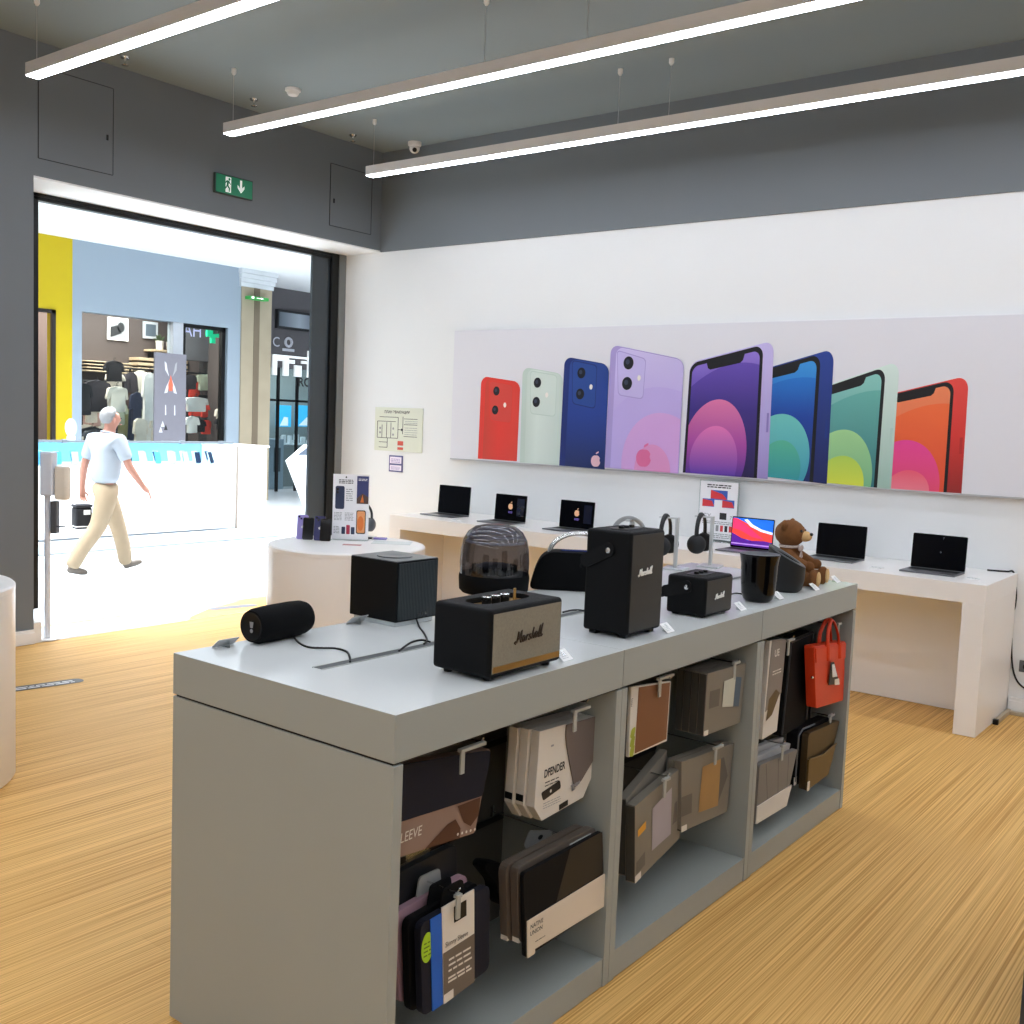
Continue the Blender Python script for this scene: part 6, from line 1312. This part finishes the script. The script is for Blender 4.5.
g.build('large_letters', M('letter_white', '#eef2f2', .5, emit=.5), t)
t = thing('window_3', 'dark mullioned glazing of the far shop', 'window', (XS, 15, 0)); t['kind'] = 'structure'
g = G(); m_ = [(15.0571, 2.4754), (15.5987, 2.5059), (15.0683, 2.0356)]
for yy in (m_[0][0], m_[1][0], 16.5): g.box(XS - .05, XS, yy - .03, yy + .03, 0, 2.8)
g.box(XS - .05, XS, sy0, sy1, m_[2][1] - .03, m_[2][1] + .02); g.build('mullions', m_black, t)
g = G(); g.box(XS - .03, XS - .02, sy0, sy1, .05, 2.75); g.build('pane', m_glass, t)
c = (15.5887, 2.3715)
t = thing('wall_lettering', 'black ROB lettering on the far shop glass', 'lettering', (XS + .01, c[0], c[1])); g = G(); g.text('ROB', PX(XS + .012), c[0], c[1], .28, 0, 0, bold=.006); g.build('letters', m_ink, t)
for (a, b), lab in (([(16.9126, 1.9451), (17.3747, 1.4075)], 'left bright blue poster inside the far shop'), ([(17.5223, 1.9679), (18.2747, 1.4261)], 'right bright blue poster inside the far shop')):
    t = wbox('lit_poster', lab, 'poster', (a, b), -20.5, .05, M('lit_blue', '#39b4ea', .4, emit=.7), None, 'board'); g = G(); g.poly([(a[0] + .1, b[1] + .03), (b[0] - .1, b[1] + .03), (b[0] - .1, a[1] - .3), ((a[0] + b[0]) / 2, b[1] + .25)], PX(-20.498)); g.build('picture', M('lit_white', '#e6f4fa', .4, emit=.5), t)
a, b = [(15.3281, 1.1506), (15.7357, -0.0261)]
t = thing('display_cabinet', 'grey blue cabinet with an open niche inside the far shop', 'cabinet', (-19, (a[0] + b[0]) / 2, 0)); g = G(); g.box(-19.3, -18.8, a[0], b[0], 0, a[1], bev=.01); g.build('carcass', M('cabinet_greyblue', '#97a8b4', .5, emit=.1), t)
g = G(); g.box(-18.81, -18.79, a[0] + .12, b[0] - .1, a[1] * .35, a[1] - .2); g.build('niche', M('niche_dark', '#4e5a60', .5), t)
a, b = [(16.2098, 0.9933), (17.5685, 0.0057)]
t = thing('shop_counter', 'low grey counter covered with small white boxes inside the far shop', 'counter', (-19.6, (a[0] + b[0]) / 2, 0)); g = G(); g.box(-20, -19.4, a[0], b[0] + 1, 0, a[1], bev=.01); g.build('carcass', M('counter_grey', '#8b9290', .5), t); g = G(); g.box(-20.02, -19.38, a[0] - .02, b[0] + 1, a[1], a[1] + .03); g.build('top', m_wh, t)
rn = random.Random(5)
for i in range(16):
    yy = a[0] + .05 + i * .1; h = rn.uniform(.08, .24); xx = -19.46 - .1 * (i % 2)
    t = thing('small_box', 'small white box standing on the low counter inside the far shop', 'box', (xx, yy, a[1] + .03), 'white boxes on the far counter'); g = G(); g.box(-.04, .04, -.05, .05, 0, h, bev=.004, rot=Matrix.Rotation(rn.uniform(-.5, .5), 3, 'Z')); g.build('carton', m_wh, t, None, True)
# angular white totem in the corridor
V = [(11.1817, 0.9748), (11.5577, 1.2388), (12.0448, 1.2422), (12.0934, -0.2481), (11.6026, -0.2862)]
t = thing('angular_kiosk', 'angular white kiosk with slanted dark screen, half hidden by the grey door leaf', 'kiosk', (-13.4, V[1][0] + .2, 0))
foot = [(V[4][0], .004), (V[4][0] + .5, .004)]
g = G(); g.slab([V[0], V[1], (V[2][0] + .3, V[1][1]), (V[2][0] + .3, .004), (V[4][0] + .08, .004)], PX(-13.2), -.12, 0, bev=.01); g.build('body', M('totem_white', '#e9eef4', .35), t)
s_ = [(11.3266, 1.0728), (11.5586, 1.2056), (12.0487, 1.1233), (12.0587, 0.8168), (11.5640, 1.0227)]
g = G(); g.slab([s_[0], s_[1], (s_[2][0], s_[1][1] - .02), (s_[2][0], s_[0][1])], PX(-13.198), 0, .01); g.build('screen', M('totem_screen', '#5a6675', .2), t)

# ------------------------------------------------------------------ the walking man
def skin(name, V, E, mat, parent, sub=2, root=0, disp=None):
    me = bpy.data.meshes.new(name); me.from_pydata([v[0] for v in V], E, [])
    o = bpy.data.objects.new(name, me); COL.objects.link(o); me.materials.append(mat); o.parent = parent
    m = o.modifiers.new('skin', 'SKIN'); m.use_smooth_shade = True
    for i, (v, sv) in enumerate(zip(V, me.skin_vertices[0].data)):
        r = v[1]; sv.radius = (r, r) if isinstance(r, (int, float)) else r; sv.use_root = (i == root)
    s = o.modifiers.new('sub', 'SUBSURF'); s.levels = sub; s.render_levels = sub
    bake(o)
    me = o.data
    if disp:
        for v in me.vertices: v.co = disp(Vector(v.co))
    me.polygons.foreach_set('use_smooth', [True] * len(me.polygons))
    return o
m_skin = M('skin', '#b98674', .55, var=.04, scale=20)
m_shirt = M('pale_polo_cotton', '#aab4be', .8, var=.03, scale=10, bump=.2)
m_khaki = M('khaki_cotton', '#a8967c', .8, var=.06, scale=12, bump=.2)
m_hair = M('grey_white_hair', '#96989a', .7, var=.2, scale=90, bump=.5)
m_shoe = M('grey_brown_shoe', '#6d655c', .5, var=.1)
man = thing('person', 'grey haired man in pale polo shirt and khaki trousers walking past with a black bag', 'person', (-9.95, 5.96, 0), None, -.15)
# joints (x right, y forward, z up)
pel = (0, 0, .93); wai = (0, -.005, 1.04); che = (0, .02, 1.26); shb = (0, .015, 1.40); nek = (0, .03, 1.475); hdb = (0, .05, 1.53)
RS = (.175, .07, 1.395); RE = (.245, .15, 1.13); RW = (.26, .29, .93)      # right arm swings forward
LS = (-.18, -.05, 1.395); LE = (-.235, -.13, 1.12); LW = (-.235, -.15, .87)  # left arm hangs, holds the bag
RH = (.09, -.005, .90); RK = (.095, -.11, .50); RA = (.10, -.40, .125)     # right leg behind
LH = (-.09, .005, .90); LK = (-.095, .17, .50); LA = (-.10, .27, .09)       # left leg in front
V = [(pel, (.10, .075)), (wai, (.10, .075)), (che, (.12, .085)), (shb, (.10, .065)), (nek, .058), (hdb, .058),
     (RS, .05), (RE, .043), (RW, (.030, .026)), (LS, .05), (LE, .043), (LW, (.030, .026)),
     (RH, .055), (RK, .045), (RA, .036), (LH, .055), (LK, .045), (LA, .036),
     ((.09, -.06, .70), .05), ((-.09, .09, .70), .05),
     ((.27, .33, .885), (.036, .018)), ((-.235, -.147, .825), (.018, .036)),
     ((.10, -.35, .06), (.03, .026)), ((.105, -.27, .035), (.03, .018)), ((-.10, .33, .05), (.03, .026)), ((-.10, .40, .07), (.03, .018))]
E_ = [(0, 1), (1, 2), (2, 3), (3, 4), (4, 5), (3, 6), (6, 7), (7, 8), (3, 9), (9, 10), (10, 11), (0, 12), (12, 18), (18, 13), (13, 14), (0, 15), (15, 19), (19, 16), (16, 17), (8, 20), (11, 21), (14, 22), (22, 23), (17, 24), (24, 25)]
# head shaped from extra vertices: skull, face, jaw, nose, ears
hx, hy, hz = 0, .06, 1.625
n0 = len(V)
V += [((hx, hy + .01, 1.585), (.066, .072)), ((hx, hy, hz + .02), (.076, .092)), ((hx, hy - .005, hz + .07), (.062, .075)), ((hx, hy + .06, 1.565), (.040, .032)), ((hx, hy + .105, 1.61), (.012, .012))]
E_ += [(5, n0), (n0, n0 + 1), (n0 + 1, n0 + 2), (n0, n0 + 3)]
E_ += [(n0, n0 + 4)]
# fingers: five short chains rooted inside each palm
def hand(base, palm, dirs, side, curl):
    """base = index of the palm vertex"""
    p = Vector(palm)
    f, a, dn = dirs   # finger direction, across (towards thumb), palm normal
    for k, (off, ln, r) in enumerate(((.027, .072, .0088), (.009, .080, .009), (-.009, .074, .0088), (-.026, .058, .008))):
        root = p + a * off + f * .03
        m1 = root + f * ln * .45 + dn * curl * .02; tip = m1 + (f * (1 - .5 * curl) + dn * curl).normalized() * ln * .5
        i = len(V); V.append((tuple(root), r)); V.append((tuple(m1), r * .95)); V.append((tuple(tip), r * .8)); E_.extend([(base, i), (i, i + 1), (i + 1, i + 2)])
    root = p + a * .03 - f * .012; m1 = root + (f * .6 + a * .7).normalized() * .034; tip = m1 + (f * .9 + a * .15 + dn * .3 * curl).normalized() * .03
    i = len(V); V.append((tuple(root), .0105)); V.append((tuple(m1), .0098)); V.append((tuple(tip), .0085)); E_.extend([(base, i), (i, i + 1), (i + 1, i + 2)])
fR = (Vector((.27, .33, .885)) - Vector(RW)).normalized(); aR = Vector((-.75, .35, -.1)); aR = (aR - fR * aR.dot(fR)).normalized(); nR = fR.cross(aR).normalized()
hand(20, (.27, .33, .885), (fR, aR, nR * (1 if nR.z < 0 else -1)), 1, .55)
fL = Vector((0, .03, -1)).normalized(); aL = Vector((0, 1, 0)); nL = Vector((1, 0, 0))
hand(21, (-.235, -.147, .825), (fL, aL, nL), -1, .95)
body = skin('body', V, E_, m_skin, man, 2)
for s in (-1, 1):
    g = G(); g.ell((s * .080, hy - .002, 1.605), (.010, .018, .030), Matrix.Rotation(s * .25, 3, 'Z')); g.build('ear', m_skin, man, 80, True)
    g = G(); g.ell((s * .03, hy + .092, 1.628), (.012, .008, .008)); g.build('eye', M('eye_dark', '#3a3530', .3), man, 80, True)
g = G(); g.ell((0, hy + .098, 1.563), (.024, .008, .006)); g.build('mouth', M('lip', '#a5655c', .5), man, 80, True)
# hair: short crop covering the back of the head down to the nape, leaving face and ears free
g = G(); g.ell((hx, hy - .020, hz + .020), (.089, .100, .098), u=32, v=22)
rn = random.Random(4)
for v in list(g.bm.verts):
    d_ = v.co - Vector((hx, hy - .02, hz + .02))
    lim = -.075 if d_.y < -.02 else (-.075 + (d_.y + .02) * 1.9)
    if d_.z < lim: v.co = Vector((hx, hy - .01, hz + .0)) + d_ * .62
    else: v.co += Vector((rn.uniform(-1, 1), rn.uniform(-1, 1), rn.uniform(-1, 1))) * .003
g.build('hair', m_hair, man, 80, True)
# shirt, trousers, belt, shoes
def mix(a, b, t): return tuple(a[i] + (b[i] - a[i]) * t for i in range(3))
RM, LM = mix(RS, RE, .80), mix(LS, LE, .80)
Vs = [((0, 0, .925), (.175, .135)), (wai, (.19, .155)), ((0, .012, 1.15), (.19, .16)), (che, (.195, .155)), (shb, (.165, .10)), ((0, .025, 1.462), (.075, .07)),
      (RS, .086), (mix(RS, RE, .45), .076), (RM, .074), (LS, .086), (mix(LS, LE, .45), .076), (LM, .074)]
skin('polo_shirt', Vs, [(0, 1), (1, 2), (2, 3), (3, 4), (4, 5), (4, 6), (6, 7), (7, 8), (4, 9), (9, 10), (10, 11)], m_shirt, man, 2)
g = G(); g.tube([(.066 * math.cos(2 * PI * i / 24), .028 + .062 * math.sin(2 * PI * i / 24), 1.475 + .012 * math.sin(2 * PI * i / 24 + PI)) for i in range(24)], .016, 8, closed=True, flat=.6); g.build('collar', m_shirt, man, 60, True)
Vt = [((0, 0, 1.0), (.19, .15)), ((0, -.005, .93), (.195, .16)), (RH, .135), ((.09, -.05, .70), .112), (RK, .092), ((.098, -.27, .30), .084), ((.10, -.395, .075), .080),
      (LH, .135), ((-.09, .09, .70), .112), (LK, .09), ((-.098, .235, .28), .082), ((-.10, .272, .045), .078)]
tr = skin('trousers', Vt, [(0, 1), (1, 2), (2, 3), (3, 4), (4, 5), (5, 6), (1, 7), (7, 8), (8, 9), (9, 10), (10, 11)], m_khaki, man, 2)
ring = [v.co for v in tr.data.vertices if .95 < v.co.z < 1.0]
bx_ = max(abs(c.x) for c in ring) + .004; by0, by1 = min(c.y for c in ring) - .004, max(c.y for c in ring) + .004
g = G(); g.tube([(bx_ * math.cos(2 * PI * i / 32), (by0 + by1) / 2 + (by1 - by0) / 2 * math.sin(2 * PI * i / 32), .972) for i in range(32)], .016, 8, closed=True, flat=.4); g.build('belt', M('belt_brown', '#4a3628', .5), man, 60, True)
for nm, an, toe, heel in (('shoe', RA, (.105, -.22, .032), (.10, -.43, .085)), ('shoe', LA, (-.10, .45, .085), (-.10, .235, .045))):
    md = mix(toe, heel, .45)
    skin(nm, [(heel, (.042, .042)), (md, (.046, .040)), (toe, (.040, .026))], [(0, 1), (1, 2)], m_shoe, man, 2, 1)
# black bag held in the left hand
bag = thing('cooler_bag', 'small black cooler bag with white strip carried in the walking man\'s left hand', 'bag', (-9.95, 5.96, 0), None, -.15)
c = Vector((-.235, -.15, .605))
g = G(); g.box(c.x - .07, c.x + .07, c.y - .085, c.y + .085, c.z - .155, c.z + .075, bev=.02, seg=3); g.build('body', M('bag_black', '#15161c', .6, var=.1), bag, 40, True)
g = G(); g.box(c.x - .075, c.x + .075, c.y - .09, c.y + .09, c.z + .075, c.z + .105, bev=.012); g.build('lid', M('bag_lid', '#24262e', .5), bag, 40, True)
g = G(); g.tube(spline([(c.x, c.y - .08, c.z + .09), (c.x, c.y - .055, c.z + .15), (c.x, c.y, c.z + .172), (c.x, c.y + .055, c.z + .15), (c.x, c.y + .08, c.z + .09)], 6), .011, 8, flat=.6); g.build('handle', M('bag_handle_white', '#e7e7ea', .5), bag, 60, True)
g = G(); g.box(c.x + .0745, c.x + .078, c.y - .01, c.y + .06, c.z + .0, c.z + .05); g.box(c.x - .078, c.x + .078, c.y - .088, c.y + .088, c.z - .13, c.z - .12); g.build('white_strip', m_card, bag, None, True)
